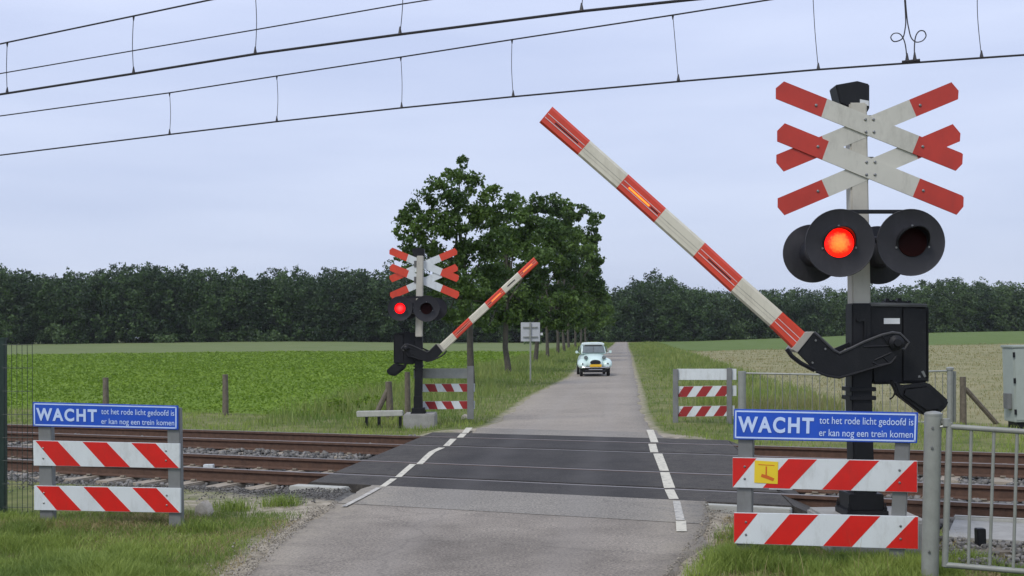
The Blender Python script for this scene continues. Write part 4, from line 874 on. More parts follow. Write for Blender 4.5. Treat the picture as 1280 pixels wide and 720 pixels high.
# white bench-like cable trough at the far left corner
t_ = thing('cable_trough', on_ground(475, 534), 'low white trough on short dark legs left of the far signal plinth', 'cable trough')
MB().prism([at(445, 514.5, 25), at(503, 513.5, 25), at(503.5, 520, 25), at(446, 521.5, 25)], (0, .25, 0)).build('trough', M_conclight, t_, bevel=.01)
for x in (458, 473.5, 500): 
    a = at(x-1.5, 521, 25.05); c = at(x+1.5, 533, 25.05); MB().box(a.x, c.x, 25.02, 25.2, c.z-.05, a.z).build('leg', M_black, t_)
# boulders
def boulder(x, yb, w_, h_, label, D=None):
    p = on_ground(x, yb); r = w_*p.y/F/2; rh = h_*p.y/F
    N, K = 14, 10; vs = []; fs = []
    for i in range(K+1):
        th = PI*i/K
        for j in range(N):
            ph = 2*PI*j/N; d = 1+.10*math.sin(3*ph+th*2)+.07*math.sin(5*th+ph)+random.uniform(-.03, .03)
            vs.append((p.x+r*d*math.sin(th)*math.cos(ph), p.y+r*d*math.sin(th)*math.sin(ph), p.z+rh*.35+rh*.65*d*math.cos(th)))
    fs = [(i*N+j, i*N+(j+1) % N, (i+1)*N+(j+1) % N, (i+1)*N+j) for i in range(K) for j in range(N)]
    tag(MB().add(vs, fs).build('boulder', M_pale, None, True), label, 'boulder')
boulder(255, 647, 23, 20, 'pale rounded boulder on the grass right of the left blue board')
boulder(581, 524, 9, 6, 'small white stone at the foot of the far striped board')
p = atz(261, 584, -.14); tag(MB().box(p.x-.07, p.x+.07, p.y-.05, p.y+.05, -.16, -.10).build('loose_plate', M_refwhite, bevel=.004), 'small white plate lying between the rails of the near track', 'plate')
p = atz(975, 612, .0); tag(MB().prism([(p.x-.12, p.y, .004), (p.x+.12, p.y-.06, .004), (p.x+.10, p.y+.02, .004), (p.x-.06, p.y+.07, .004)], (0, 0, .015)).build('loose_plate', M_refwhite), 'crumpled white scrap at the right end of the crossing deck', 'scrap')
# road sign seen from behind
D = 48.; t_ = thing('road_sign', on_ground(663, 470), 'square traffic sign seen from behind on a pole in the verge', 'road sign')
bd = MB().prism([at(651, 403, D), at(675, 403, D), at(675, 426.8, D), at(651, 426.8, D)], (0, .02, 0)).build('sign_plate', M_backpl, t_, bevel=.004)
a = at(663, 402.5, D-.05); c = at(663, 476, D-.05); c.z = float(ground_z(c.x, c.y))-.05
MB().tube([c, a], .035, 10).build('pole', M_galv, t_, True)
for y in (409, 421): q = at(663, y, D-.02); MB().box(q.x-.3, q.x+.3, D-.045, D-.002, q.z-.02, q.z+.02).build('bracket', M_galv, t_)
MB().box(at(675.5, 415, D).x, at(678.5, 415, D).x, D-.03, D+.03, at(676, 419, D).z, at(676, 416, D).z).build('reflector', M_label, t_)
# ------------------------------------------------------------------ car
def car():
    p = Vector((at(744.5, 468, 51.5).x, 51.5, 0)); p.z = float(road_z(p.x, p.y))+.005
    t_ = thing('car', p, 'pale mint vintage small car with round headlights driving towards the crossing', 'car')
    M_body = mat('pale mint car paint', (.58, .72, .67), .25, var=.03)
    M_glass = mat('windscreen glass', (.13, .155, .155), .12, var=.3, scale=3, spec=.8)
    M_tyre = mat('tyre rubber', (.012, .012, .012), .8); M_rim = mat('wheel rim', (.35, .36, .35), .4, metal=.4); M_chrome = mat('chrome', (.6, .6, .6), .15, metal=1)
    M_dark = mat('dark grille', (.01, .01, .012), .4); M_plate = mat('yellow number plate', (.80, .47, .02), .45, var=.03); M_roofc = mat('rolled canvas roof', (.62, .70, .67), .7)
    M_in = mat('dark cabin', (.03, .028, .026), .9)
    X = lambda v: (p.x+v[0], p.y+v[1], p.z+v[2])
    def loft(secs, name, mt, par, N=20, ex=3., smooth=True):   # secs: (y, halfwidth, z0, z1, top pinch)
        vs = []
        for (y, hw, z0, z1, pin) in secs:
            for k in range(N):
                a = 2*PI*k/N; cx, sz = math.cos(a), math.sin(a)
                sx = math.copysign(abs(cx)**(2/ex), cx); s2 = math.copysign(abs(sz)**(2/ex), sz)
                w2 = hw*(1-pin*max(0, s2)); vs.append(X((w2*sx, y, (z0+z1)/2+(z1-z0)/2*s2)))
        fs = [(i*N+k, i*N+(k+1) % N, (i+1)*N+(k+1) % N, (i+1)*N+k) for i in range(len(secs)-1) for k in range(N)]+[tuple(range(N)), tuple(range(len(vs)-N, len(vs)))]
        return MB().add(vs, fs).build(name, mt, par, smooth)
    body = loft([(.0, .27, .42, .66, .1), (.08, .33, .38, .76, .15), (.35, .42, .33, .88, .22), (.8, .54, .30, .96, .22), (1.15, .64, .28, 1.0, .15), (1.3, .64, .28, 1.02, .12), (2.9, .64, .28, 1.02, .12), (3.4, .58, .3, .98, .15), (3.75, .45, .38, .8, .2)], 'body', M_body, t_)
    loft([(1.12, .56, .96, 1.06, .0), (1.32, .56, .98, 1.36, .10), (1.5, .55, .98, 1.46, .14), (2.6, .54, .98, 1.47, .14), (3.1, .52, .98, 1.3, .14), (3.4, .48, .96, 1.02, .1)], 'cabin', M_body, t_, ex=5.)
    # windscreen set proud of the cabin front
    MB().prism([X(v) for v in ((-.51, 1.08, 1.02), (.51, 1.08, 1.02), (.46, 1.27, 1.34), (-.46, 1.27, 1.34))], (0, -.03, .015)).build('windscreen', M_glass, t_)
    MB().prism([X(v) for v in ((-.01, 1.06, 1.07), (.01, 1.06, 1.07), (.01, 1.25, 1.34), (-.01, 1.25, 1.34))], (0, -.012, .006)).build('wiper', M_dark, t_)
    loft([(1.24, .50, 1.36, 1.46, .1), (1.38, .51, 1.38, 1.49, .1), (1.8, .50, 1.42, 1.50, .1)], 'rolled_roof', M_roofc, t_)
    MB().prism([X(v) for v in ((-.40, 1.21, 1.345), (.40, 1.21, 1.345), (.38, 1.24, 1.385), (-.38, 1.24, 1.385))], (0, -.01, .003)).build('roof_opening', M_in, t_)
    for sx in (-1, 1):
        # fender
        secs = []; vs = []; N = 14
        prf = [(.10, .10, .42, .52), (.18, .20, .34, .66), (.40, .235, .32, .78), (.62, .235, .33, .80), (.85, .22, .32, .74), (1.1, .16, .30, .60), (1.25, .08, .30, .45)]
        for (y, hw, z0, z1) in prf:
            for k in range(N):
                a = 2*PI*k/N; vs.append(X((sx*(.53)+hw*math.cos(a)*1.05, y, (z0+z1)/2+(z1-z0)/2*math.sin(a))))
        fs = [(i*N+k, i*N+(k+1) % N, (i+1)*N+(k+1) % N, (i+1)*N+k) for i in range(len(prf)-1) for k in range(N)]+[tuple(range(N)), tuple(range(len(vs)-N, len(vs)))]
        MB().add(vs, fs).build('fender', M_body, t_, True)
        hl = MB().lathe(X((sx*.40, .28, .83)), (0, -1, 0), [(-.14, .03), (-.10, .07), (0, .092), (.02, .092)], 20).build('headlight', M_body, t_, True)
        MB().lathe(X((sx*.40, .26, .83)), (0, -1, 0), [(.0, .088), (.012, .082), (.02, .05), (.022, .005)], 20).build('headlight_glass', M_glass, hl, True)
        MB().lathe(X((sx*.56, .11, .56)), (0, -1, 0), [(0, .035), (.03, .03)], 12).build('indicator', M_dark, t_, True)
        MB().tube([X((sx*.60, 1.15, 1.0)), X((sx*.74, 1.1, 1.06))], .012, 6).lathe(X((sx*.76, 1.1, 1.07)), (0, -1, 0), [(-.03, .05), (.01, .065), (.02, .06)], 14).build('mirror', M_body, t_, True)
        for y in (.55, 2.95):
            ty = MB().lathe(X((sx*.60, y, .29)), (sx, 0, 0), [(-.065, .21), (-.06, .28), (.05, .29), (.065, .27), (.066, .19)], 24).build('wheel', M_tyre, t_, True)
            MB().lathe(X((sx*.655, y, .29)), (sx, 0, 0), [(0, .18), (.012, .15), (.02, .05)], 20).build('rim', M_rim, ty, True)
        MB().prism([X((sx*.655, 1.4, 1.05)), X((sx*.655, 2.4, 1.05)), X((sx*.60, 2.3, 1.32)), X((sx*.60, 1.5, 1.32))], (sx*.012, 0, 0)).build('side_window', M_glass, t_)
    gr = MB().lathe(X((0, .0, .60)), (0, -1, 0), [(-.10, .10), (.02, .135), (.03, .125)], 20).build('grille', M_dark, t_, True)
    for v in gr.data.vertices: v.co.x = p.x+(v.co.x-p.x)*1.75; v.co.z = p.z+.62+(v.co.z-(p.z+.60))*.85
    MB().tube([X((-.60, -.04, .41)), X((-.35, -.12, .40)), X((.35, -.12, .40)), X((.60, -.04, .41))], .028, 8).tube([X((-.3, -.06, .3)), X((.3, -.06, .3))], .02, 6).build('bumper', M_chrome, t_, True)
    MB().box(p.x-.26, p.x+.26, p.y-.17, p.y-.155, p.z+.43, p.z+.54).build('number_plate', M_plate, t_)
    MB().box(p.x-.5, p.x+.5, p.y+.2, p.y+3.3, p.z+.17, p.z+.32).build('underbody', M_dark, t_)
car()
# ------------------------------------------------------------------ vegetation
def cards(C, size, name=None, flat=0.0):
    """C: (N,3) centres, size (N,) -> quads"""
    N = len(C); a = rng.normal(size=(N, 3)); a[:, 2] *= (1-flat*.6); a /= np.linalg.norm(a, axis=1, keepdims=True)
    b2 = rng.normal(size=(N, 3)); b2 -= (b2*a).sum(1, keepdims=True)*a; b2 /= np.linalg.norm(b2, axis=1, keepdims=True)
    s = size[:, None]; u, v = a*s, b2*s*rng.uniform(.5, .8, (N, 1)); nn = np.cross(a, b2)*s*.25
    # pointed leaf clump: 4 verts, bent
    V = np.stack([C-u, C-v*1.0+nn, C+u, C+v+nn], 1).reshape(-1, 3)
    return V, np.arange(N*4).reshape(-1, 4)
def lobes_to_leaves(lobes, per, leaf, sub=11, subr=.42, shell=.5):
    """lobes: (x,y,z,r). returns centres, random"""
    Cs = []; Rs = []
    for (x, y, z, r, dens, *tn) in lobes:
        K = sub
        d = rng.normal(size=(K, 3)); d /= np.linalg.norm(d, axis=1, keepdims=True)
        sc = np.array([x, y, z])+d*(r*rng.uniform(.45, .85, (K, 1)))
        tone = tn[0]+rng.uniform(-.12, .12) if tn else rng.uniform(.05, .85)
        for k in range(K):
            m_ = int(per*dens*r*r); q = rng.normal(size=(m_, 3)); q /= np.linalg.norm(q, axis=1, keepdims=True)
            rr = r*subr*rng.uniform(.6, 1.35)*rng.uniform(shell, 1.1, (m_, 1)); q[:, 2] *= .75
            Cs.append(sc[k]+q*rr); Rs.append(np.clip(tone+rng.uniform(-.15, .15)+rng.uniform(-.3, .3, m_), 0, 1))
    C = np.concatenate(Cs); R = np.concatenate(Rs); return C, R
def make_tree(label, X, Y, lobes_px, per, leaf, trunk_r, name='roadside_tree', group='trees in the row along the road'):
    """lobes_px: (px,py,rpx,depth offset as fraction of r)"""
    gz_ = float(ground_z(X, Y)); t_ = thing(name, (X, Y, gz_), label, 'tree', group)
    lob = []
    for (px, py, rp) in lobes_px:
        r = rp*Y/F; c = at(px, py, Y+random.uniform(-1.3, 1.3)*max(r, 1.)); lob.append((c.x, c.y, c.z, r, 1.))
    C, R = lobes_to_leaves(lob, per, leaf); V, Q = cards(C, leaf*rng.uniform(.6, 1.3, len(C)))
    npmesh('crown', V, Q, M_leaf, t_, rnd=np.repeat(R, 4))
    zc = [l[2] for l in lob]; zmin = min(l[2]-l[3]*.5 for l in lob); zt = max(zc)
    base = Vector((X, Y, gz_-.1)); cx = sum(l[0] for l in lob)/len(lob)
    bow = random.uniform(-.12, .12)
    P = [base, Vector((X+.02, Y, gz_+.3)), Vector((X+bow, Y, gz_+(zmin-gz_)*.6)), Vector((X+bow*.5, Y, zmin+.4)), Vector(((X+cx)/2, Y, zmin+(zt-zmin)*.55)), Vector((cx, Y, zt-.12*(zt-zmin)))]
    MB().tube(P, [trunk_r*1.35, trunk_r*1.05, trunk_r*.9, trunk_r*.8, trunk_r*.5, trunk_r*.12], 10).build('trunk', M_bark, t_, True)
    mb = MB(); rr = random.Random(int(X*100))
    for l in rr.sample(lob, min(len(lob), 12)):
        f = rr.uniform(.1, .75); s0 = Vector((X+(cx-X)*f, Y, zmin+(zt-zmin)*f*.6)); e = Vector(l[:3]); md = (s0+e)/2+Vector((0, 0, -.15*l[3]))
        mb.tube([s0, md, e], [trunk_r*.4, trunk_r*.25, trunk_r*.07], 6)
    mb.build('limb', M_bark, t_, True)
T1 = [(560, 394, 12), (598, 398, 12), (505, 268, 10), (500, 290, 10), (508, 325, 14), (525, 345, 14), (576, 203, 11), (568, 222, 17), (592, 230, 16), (545, 238, 18), (530, 256, 19), (560, 250, 24), (590, 258, 24), (612, 243, 15), (516, 281, 20), (507, 305, 13), (540, 285, 26), (573, 288, 28), (605, 278, 24),
      (630, 262, 17), (530, 318, 22), (560, 322, 26), (592, 320, 28), (622, 305, 25), (560, 352, 20), (590, 355, 25), (618, 345, 24), (580, 380, 20), (606, 378, 20), (545, 372, 13), (516, 338, 12)]
T2 = [(628, 400, 15), (652, 402, 14), (600, 392, 15), (575, 398, 12), (612, 406, 12), (638, 252, 14), (650, 268, 20), (625, 275, 18), (665, 285, 20), (640, 300, 26), (612, 310, 20), (668, 318, 24), (640, 335, 28), (612, 345, 22), (670, 350, 24), (640, 370, 26), (615, 378, 18), (662, 382, 20), (640, 398, 14)]
T3 = [(672, 400, 14), (702, 404, 12), (655, 392, 14), (684, 408, 11), (672, 254, 13), (690, 256, 15), (662, 272, 18), (700, 275, 20), (680, 290, 22), (655, 300, 20), (710, 300, 20), (690, 320, 24), (665, 335, 22), (712, 335, 22), (690, 358, 22), (670, 378, 20), (708, 378, 20), (690, 398, 14)]
T4 = [(722, 398, 14), (700, 408, 11), (744, 352, 12), (748, 325, 8), (708, 262, 14), (728, 266, 12), (742, 274, 10), (752, 270, 5), (715, 285, 18), (738, 292, 13), (746, 300, 8), (700, 305, 20), (728, 315, 18), (742, 330, 9), (705, 340, 20), (730, 345, 16), (712, 370, 18), (694, 378, 16), (728, 385, 14), (708, 398, 12)]
T5 = [(752, 372, 11), (757, 390, 9), (742, 408, 9), (722, 408, 9), (735, 305, 10), (722, 320, 16), (740, 340, 12), (722, 350, 18), (744, 362, 12), (730, 380, 16), (748, 388, 10), (714, 385, 14), (730, 402, 11)]
T6 = [(738, 335, 10), (728, 345, 12), (746, 360, 10), (735, 370, 14), (752, 382, 9), (742, 395, 12), (726, 395, 11), (754, 400, 7)]
T7 = [(745, 352, 9), (738, 365, 10), (752, 372, 9), (745, 385, 11), (757, 395, 8), (748, 403, 8), (736, 400, 8)]
def troot(px, D): return at(px, 440, D).x
make_tree('tallest tree with a ragged pointed crown at the near end of the row', troot(588, 42), 42., T1, 185, .068, .13)
make_tree('second tree of the row, its trunk left of the square sign back', troot(634.5, 57), 57., T2, 130, .09, .15)
make_tree('third tree of the row, its trunk just right of the square sign pole', troot(669, 76), 76., T3, 84, .12, .15)
make_tree('fourth tree of the row with the crown reaching over the road', troot(684, 90), 90., T4, 66, .135, .14)
make_tree('fifth tree of the row, its trunk behind and left of the car', troot(697, 105), 105., T5, 48, .155, .15)
make_tree('sixth tree of the row, half hidden by the fifth', troot(705, 118), 118., T6, 44, .17, .15)
make_tree('seventh tree of the row, just above the car roof', troot(711, 131), 131., T7, 44, .18, .15)
for i, (px, D_, lab) in enumerate(((719, 148, 'eighth tree of the row, slim pale trunk above the car'), (726, 165, 'ninth tree of the row, slim trunk deep in the row'), (732, 182, 'farthest tree of the row, close to the end of the lane'))):
    b0 = 752+i*3; make_tree(lab, troot(px, D_), float(D_), [(b0-8, 366+4*i, 9), (b0, 372+4*i, 9), (b0-12, 380+2*i, 9), (b0+3, 386, 9), (b0-6, 396, 9), (b0+6, 400, 7), (b0-16, 398, 8)], 30, .2, .15)
# far woods
def woods(name, label, x0, x1, D0, top, mt, base_y, seed, dx=7.5, rows=5):
    R_ = np.random.default_rng(seed); lob = []; ph = R_.uniform(0, 6, 8); trunks = MB()
    for row in range(rows):
        D = D0+row*4.5; x = x0+R_.uniform(0, dx)
        while x < x1:
            tree_top = top(x)+R_.normal()*4.2-(row*1.0)+3
            wpx = R_.uniform(8, 19); tone_ = R_.uniform(0, .9)**1.2
            by_ = base_y(x)
            y = tree_top+wpx*.8; xx = x; first_ = True
            while y < by_-2:
                for q in range(1 if first_ else 2):
                    r = wpx*(R_.uniform(.55, .75) if first_ else R_.uniform(.6, 1.0)); c = at(xx+(0 if first_ else R_.normal()*wpx*.6), y, D+R_.uniform(-2, 2)-(0 if first_ else .6)); lob.append((c.x, c.y, c.z, r*D/F, 1., tone_))
                y += wpx*R_.uniform(.7, 1.05); first_ = False
            if row == 1 and R_.random() < .35:
                a = at(x+2, by_+3, D); c = at(x+2+R_.normal()*2, by_-22, D); trunks.tube([a, c], [.13, .08], 5)
            x += dx*R_.uniform(.9, 2.0)
    C, R = lobes_to_leaves(lob, 7.5, .4, sub=6, subr=.5, shell=.35)
    V, Q = cards(C, .21*rng.uniform(.6, 1.4, len(C))); rnd = np.repeat(R, 4)
    tv = np.array(trunks.v); tf = np.array([f for f in trunks.f if len(f) == 4]); 
    V2 = np.concatenate([V, tv]); Q2 = np.concatenate([Q, tf+len(V)])
    o = npmesh(name, V2, Q2, [mt, M_bark], rnd=np.concatenate([rnd, np.zeros(len(tv))]), mi=np.concatenate([np.zeros(len(Q)), np.ones(len(tf))]))
    tag(o, label, 'wood', kind='stuff'); print(name, len(Q2))
ltop = lambda x: np.interp(x, [-150, 0, 40, 70, 110, 140, 190, 230, 300, 318, 345, 400, 440, 490, 560, 800], [335, 330, 338, 341, 338, 333, 328, 334, 339, 344, 335, 338, 335, 337, 340, 345])
woods('dark_wood', 'dark dense wood beyond the green crop field, left of the road', -150, 560, 205., lambda x: float(ltop(x)), M_wleaf, lambda x: np.interp(x, [0, 640], [428, 430]), 3)
mt_ = lambda x: float(np.interp(x, [560, 735, 770, 790, 800, 815, 835, 850, 880], [345, 352, 360, 350, 345, 343, 346, 356, 360]))
woods('dark_wood', 'darkest rounded part of the wood at the end of the lane', 560, 880, 235., mt_, M_wleaf, lambda x: np.interp(x, [560, 770, 880], [430, 428, 425]), 5)
rt = lambda x: float(np.interp(x, [840, 870, 900, 960, 1000, 1090, 1140, 1180, 1215, 1240, 1280, 1450], [358, 360, 360, 358, 361, 357, 354, 347, 350, 353, 355, 352]))
woods('dark_wood', 'long even wood beyond the tawny field, right of the road', 850, 1450, 240., rt, M_wleaf2, lambda x: np.interp(x, [850, 1280], [424, 416]), 9)
# shrubs at the foot of the left wood
def shrub(px, yb, w_, h_, D, label):
    p = at(px, yb, D); t_ = []; lob = []
    for q in range(9): r = w_*.28*D/F; c = at(px+random.uniform(-.35, .35)*w_, yb-random.uniform(.15, .8)*h_, D+random.uniform(-1, 1)); lob.append((c.x, c.y, c.z, r, 1.))
    C, R = lobes_to_leaves(lob, 6, .3, sub=5); V, Q = cards(C, .26*rng.uniform(.6, 1.3, len(C)))
    o = npmesh('shrub', V, Q, M_wleaf2, rnd=np.repeat(np.clip(R+.3, 0, 1), 4)); tag(o, label, 'shrub')
shrub(66, 427, 34, 22, 198, 'lighter green rounded shrub at the foot of the left wood')
shrub(205, 428, 30, 6, 199, 'low green scrub at the foot of the left wood, left of the low field-edge post')
shrub(335, 428, 46, 6, 199, 'low wide strip of scrub before the left wood')
shrub(665, 432, 22, 9, 200, 'low bushy scrub beyond the tree row trunks')
shrub(762, 422, 22, 22, 225, 'dim green bush where the lane meets the wood')
# grasses
def blades(name, label, P, h, w_, mt, lean=.35, cat='grass', rnd=None, seg=2):
    N = len(P); z = ground_z(P[:, 0], P[:, 1])-.01; a = rng.uniform(0, 2*PI, N); ln = rng.uniform(.05, lean, N)*h; la = rng.uniform(0, 2*PI, N)
    B = np.column_stack([P, z]); side = np.column_stack([np.cos(a), np.sin(a), np.zeros(N)])*w_[:, None]/2
    ld = np.column_stack([np.cos(la)*ln, np.sin(la)*ln, np.zeros(N)])
    M1 = B+ld*.35+np.column_stack([np.zeros(N), np.zeros(N), h*.55]); Tp = B+ld+np.column_stack([np.zeros(N), np.zeros(N), h*rng.uniform(.85, 1, N)])
    V = np.stack([B-side, B+side, M1+side*.75, M1-side*.75, Tp+side*.15, Tp-side*.15], 1).reshape(-1, 3)
    i = np.arange(N)[:, None]*6; Q = np.concatenate([i+[0, 1, 2, 3], i+[3, 2, 4, 5]])
    if rnd is None: rnd = rng.uniform(0, 1, N)
    o = npmesh(name, V, Q, mt, rnd=np.repeat(rnd, 6)); tag(o, label, cat, kind='stuff'); return o
def vnoise(x, y, sc, seed=0):
    r_ = np.random.default_rng(seed); g_ = r_.random((64, 64)); u, v = x*sc+100, y*sc+100; i, j = np.floor(u).astype(int), np.floor(v).astype(int); fu, fv = u-i, v-j
    fu = fu*fu*(3-2*fu); fv = fv*fv*(3-2*fv); G = lambda a, b2: g_[a % 64, b2 % 64]
    return (G(i, j)*(1-fu)+G(i+1, j)*fu)*(1-fv)+(G(i, j+1)*(1-fu)+G(i+1, j+1)*fu)*fv
# near left verge
def tint(x, y, s=3): return np.clip(vnoise(x, y, 1.7, s)*.9+rng.uniform(-.25, .35, len(x)), 0, 1)
x = rng.uniform(-7, -1.7, 420000); y = rng.uniform(6.3, 11.6, len(x)); nn = NX*x+NY*y; l = lat(x, y)
cl = vnoise(x, y, 1.6, 1)*.6+vnoise(x, y, 5, 2)*.4
lush = 1-sst(8.2, 9.5, y)
dens = np.clip((cl-.56+.40*lush)*3.2, .16, 1)*sst(.12, .5, -l)*(1-sst(10.6, 11.2, nn))
ok = rng.random(len(x)) < dens; x, y, cl, lush = x[ok], y[ok], cl[ok], lush[ok]
h = (.03+.09*cl+.12*lush*cl)*rng.uniform(.6, 1.3, len(x))
blades('grass', 'lush green verge grass below the left blue board', np.column_stack([x, y]), h, rng.uniform(.004, .008, len(x)), M_grass, .9, rnd=tint(x, y))
# near right verge
x = rng.uniform(.9, 3.6, 220000); y = rng.uniform(6.3, 10.6, len(x)); nn = NX*x+NY*y; l = lat(x, y)
cl = vnoise(x, y, 1.8, 5)*.6+vnoise(x, y, 6, 6)*.4
dens = np.clip((cl-.25)*2.6, .03, 1)*sst(.05, .4, l)*(1-sst(10.2, 11.1, nn))*np.where((x > 2.3) & (nn > 9.2), .25, 1)
ok = rng.random(len(x)) < dens; x, y, cl = x[ok], y[ok], cl[ok]
h = (.05+.15*cl)*rng.uniform(.5, 1.3, len(x))*(.6+.4*(1-sst(8.4, 9.6, NX*x+NY*y)))
blades('grass', 'long green verge grass below the right blue board', np.column_stack([x, y]), h, rng.uniform(.004, .008, len(x)), M_grass, .8, rnd=tint(x, y, 9))
for nm, lab, xr, sg_ in (('dead_grass', 'matted dead grass among the green on the left foreground verge', (-7, -1.9), -1), ('dead_grass', 'matted dead grass among the green on the right foreground verge', (1.2, 3.8), 1)):
    x = rng.uniform(*xr, 60000); y = rng.uniform(6.5, 11.2, len(x)); l = lat(x, y); k = (rng.random(len(x)) < .12+.75*sst(.35, .65, vnoise(x, y, 2.3, 31))) & (l*sg_ > .15) & (NX*x+NY*y < 10.9); x, y = x[k], y[k]
    blades(nm, lab, np.column_stack([x, y]), rng.uniform(.015, .06, len(x)), rng.uniform(.004, .008, len(x)), M_dry, 2.5, cat='dead grass')
# a few seed stalks over the right board's lower plank, dry straw under the left board
q = [b_ for b_ in [(960, 712), (985, 716), (1045, 712), (1010, 718), (1075, 716), (1098, 712), (932, 716), (1124, 718)]]
P = np.array([(at(a, c, 7.9).x+random.uniform(-.05, .05), 7.9+random.uniform(-.2, .3)) for a, c in q for _ in range(3)])
blades('grass_stalks', 'thin pale seed stalks in front of the large board', P, rng.uniform(.2, .42, len(P)), np.full(len(P), .004), M_dry, .5)
c = on_ground(190, 652); P = np.column_stack([rng.normal(c.x, .28, 500), rng.normal(c.y, .07, 500)])
blades('straw', 'dry straw heap under the left striped planks', P, rng.uniform(.05, .16, 500), rng.uniform(.004, .007, 500), M_dry, 2.2, cat='straw')
c = on_ground(100, 656); P = np.column_stack([rng.normal(c.x-.2, .7, 2500), rng.normal(c.y-.1, .16, 2500)])
blades('straw', 'flattened grey dead grass around the left board posts', P, rng.uniform(.03, .09, 2500), rng.uniform(.004, .007, 2500), M_dry, 2.4, cat='straw')
# grass strip beyond the tracks and field margin
def far_grass(name, label, N, xr, yr, cond, hf, wf, mt, lean=.6, seed=11, tb=0.):
    x = rng.uniform(*xr, N); y = yr[0]*(yr[1]/yr[0])**rng.uniform(0, 1, N); n2 = NX*x+NY*y; l = lat(x, y); c = vnoise(x, y, .7, seed)*.6+vnoise(x, y, 2.5, seed+1)*.4
    vis = np.abs(x/y+.0) < .62
    ok = (rng.random(N) < cond(x, y, n2, l, c)) & vis; x, y, n2, l, c = x[ok], y[ok], n2[ok], l[ok], c[ok]
    h = hf(x, y, n2, l, c)*rng.uniform(.5, 1.3, len(x)); w_ = wf*y
    return blades(name, label, np.column_stack([x, y]), h, w_*rng.uniform(.7, 1.3, len(x)), mt, lean, rnd=np.clip(c*1.2-.1+tb+rng.uniform(-.25, .25, len(x)), 0, 1))
far_grass('grass', 'short patchy grass between the far rail and the fields', 60000, (-16, 13), (17.5, 34), lambda x, y, n2, l, c: ((n2 > 18.9) & (n2 < 26) & (np.abs(l) > .3))*np.clip(c*1.8-.35, .05, 1),
          lambda x, y, n2, l, c: .05+.10*c, .00055, M_grass)
far_grass('grass', 'tall seeding verge grass left of the lane under the trees', 120000, (-6, 22), (21, 210), lambda x, y, n2, l, c: ((n2 > 21) & (l < -.25) & (l > -6))*1.,
          lambda x, y, n2, l, c: .10+.42*c*sst(.4, 2.2, -l)*sst(20.5, 25, n2)+.15*sst(2, 4, -l)*c, .0006, M_tgrass, tb=.0)
far_grass('grass', 'tall seeding verge grass right of the lane', 90000, (2, 30), (21, 210), lambda x, y, n2, l, c: ((n2 > 21.5) & (l > .25) & (l < 5.5))*1.,
          lambda x, y, n2, l, c: .08+.36*c*sst(.4, 2.2, l)*sst(20.5, 26, n2), .0006, M_tgrass, tb=.05)
far_grass('grass', 'mixed tawny and green grass of the right field', 70000, (5, 60), (25, 120), lambda x, y, n2, l, c: ((n2 > 25) & (l > 4.0))*np.clip(c*1.5-.1, .1, 1),
          lambda x, y, n2, l, c: .04+.10*c, .0006, M_stubble, tb=-.05)
# tawny clump behind the far fence
c = on_ground(985, 520); P = np.column_stack([rng.normal(c.x+.3, 1.0, 1800), rng.normal(c.y+1.4, .8, 1800)])
blades('grass', 'tall straw-coloured grass clump behind the bar fence', P, rng.uniform(.15, .6, 1800), rng.uniform(.006, .012, 1800), M_stubble, .5)
c = on_ground(945, 515); P = np.column_stack([rng.normal(c.x-.1, .5, 1800), rng.normal(c.y+1.5, .6, 1800)])
blades('grass', 'tall dark green grass clump at the left end of the bar fence', P, rng.uniform(.2, .6, 1800), rng.uniform(.008, .015, 1800), M_grass, .4)
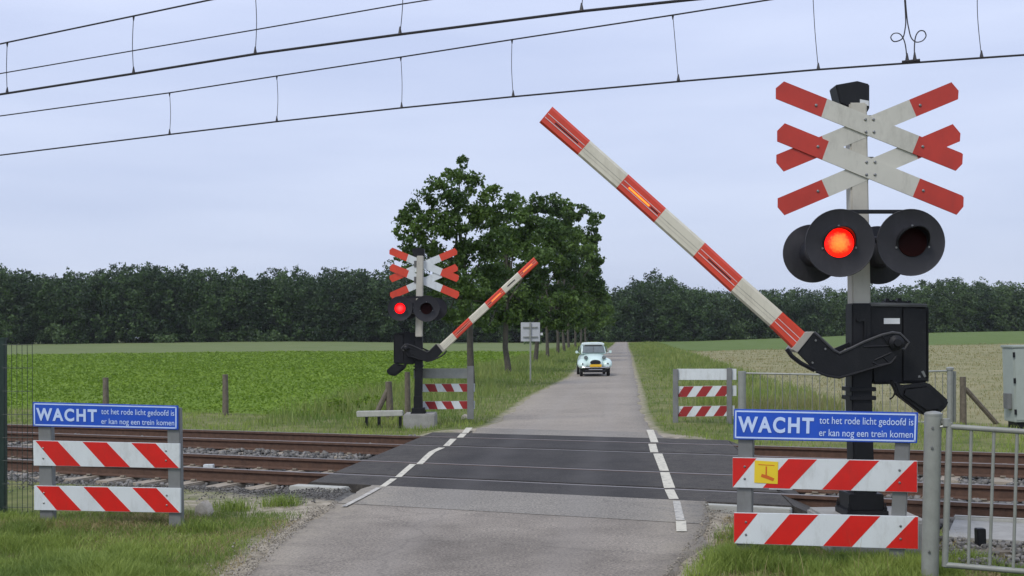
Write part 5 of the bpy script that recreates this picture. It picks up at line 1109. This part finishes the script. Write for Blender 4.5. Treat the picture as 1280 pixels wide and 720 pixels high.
# bushy weeds left of the far signal
def weeds(px, py, w_, h_, label):
    c = on_ground(px, py); C = []
    for _ in range(22): C.append((c.x+random.uniform(-.5, .5)*w_, c.y+random.uniform(-.3, .3), c.z+random.uniform(.1, .75)*h_, h_*.28, 1.))
    P_, R = lobes_to_leaves(C, 700, .04, sub=3); kk = P_[:, 2] > c.z-.05; P_ = P_[kk]; R = R[kk]; V, Q = cards(P_, .035*rng.uniform(.6, 1.4, len(P_)))
    o = npmesh('weed_clump', V, Q, M_crop, rnd=np.repeat(R, 4)); tag(o, label, 'weeds')
weeds(445, 517, 1.6, .55, 'bushy green weeds in front of the crop field by the white trough')
# crop: leafy plants in the left field
N = 400000; x = rng.uniform(-75, 6, N); y = 27*(118/27)**rng.uniform(0, 1, N)**.9; n2 = NX*x+NY*y; l = lat(x, y); ok = (n2 > 24.4) & (l < -5) & (x/y > -.62); x, y = x[ok], y[ok]
c = vnoise(x, y, .5, 21)*.5+vnoise(x, y, 2.2, 22)*.5; row = .5+.5*np.cos((x*.82+y*.57)*2*PI/.5); k = rng.random(len(x)) < (.35+.65*row); x, y, c = x[k], y[k], c[k]
z = ground_z(x, y)+rng.uniform(.01, .10, len(x))+.08*c; V, Q = cards(np.column_stack([x, y, z]), (.00095*y+.012)*rng.uniform(.7, 1.4, len(x)), flat=.8)
o = npmesh('crop_plants', V, Q, M_crop, rnd=np.repeat(np.clip(c+rng.uniform(-.3, .3, len(x)), 0, 1), 4)); tag(o, 'low bright green leafy crop covering the left field', 'crop', kind='stuff')
# small weed tufts on the left shoulder
for (px, py, lab) in ((352, 632, 'small grass tuft at the gravel edge by the left shoulder'), (290, 638, 'grass tuft right of the pale boulder'), (250, 664, 'grass tuft below the pale boulder'), (425, 613, 'tiny weed tuft by the pale kerb stone')):
    c = on_ground(px, py); P = np.column_stack([rng.normal(c.x, .10, 500), rng.normal(c.y, .08, 500)]); o = blades('grass_tuft', lab, P, rng.uniform(.05, .16, 500)*(.6 if px > 400 else 1), rng.uniform(.004, .007, 500), M_grass, .9, cat='grass tuft')
hz = bpy.data.materials.new('thin summer haze'); hz.use_nodes = True; hn = hz.node_tree; hn.nodes.clear(); ho = hn.nodes.new('ShaderNodeOutputMaterial'); hv = hn.nodes.new('ShaderNodeVolumePrincipled')
hv.inputs['Color'].default_value = (.90, .93, 1, 1); hv.inputs['Density'].default_value = .00013; hn.links.new(hv.outputs[0], ho.inputs['Volume'])
mb = MB().box(-1700, 1700, -70, 2200, -4, 30); o = mb.build('haze', hz); tag(o, 'thin summer haze', None, kind='stuff')
print('objects', len(bpy.data.objects))
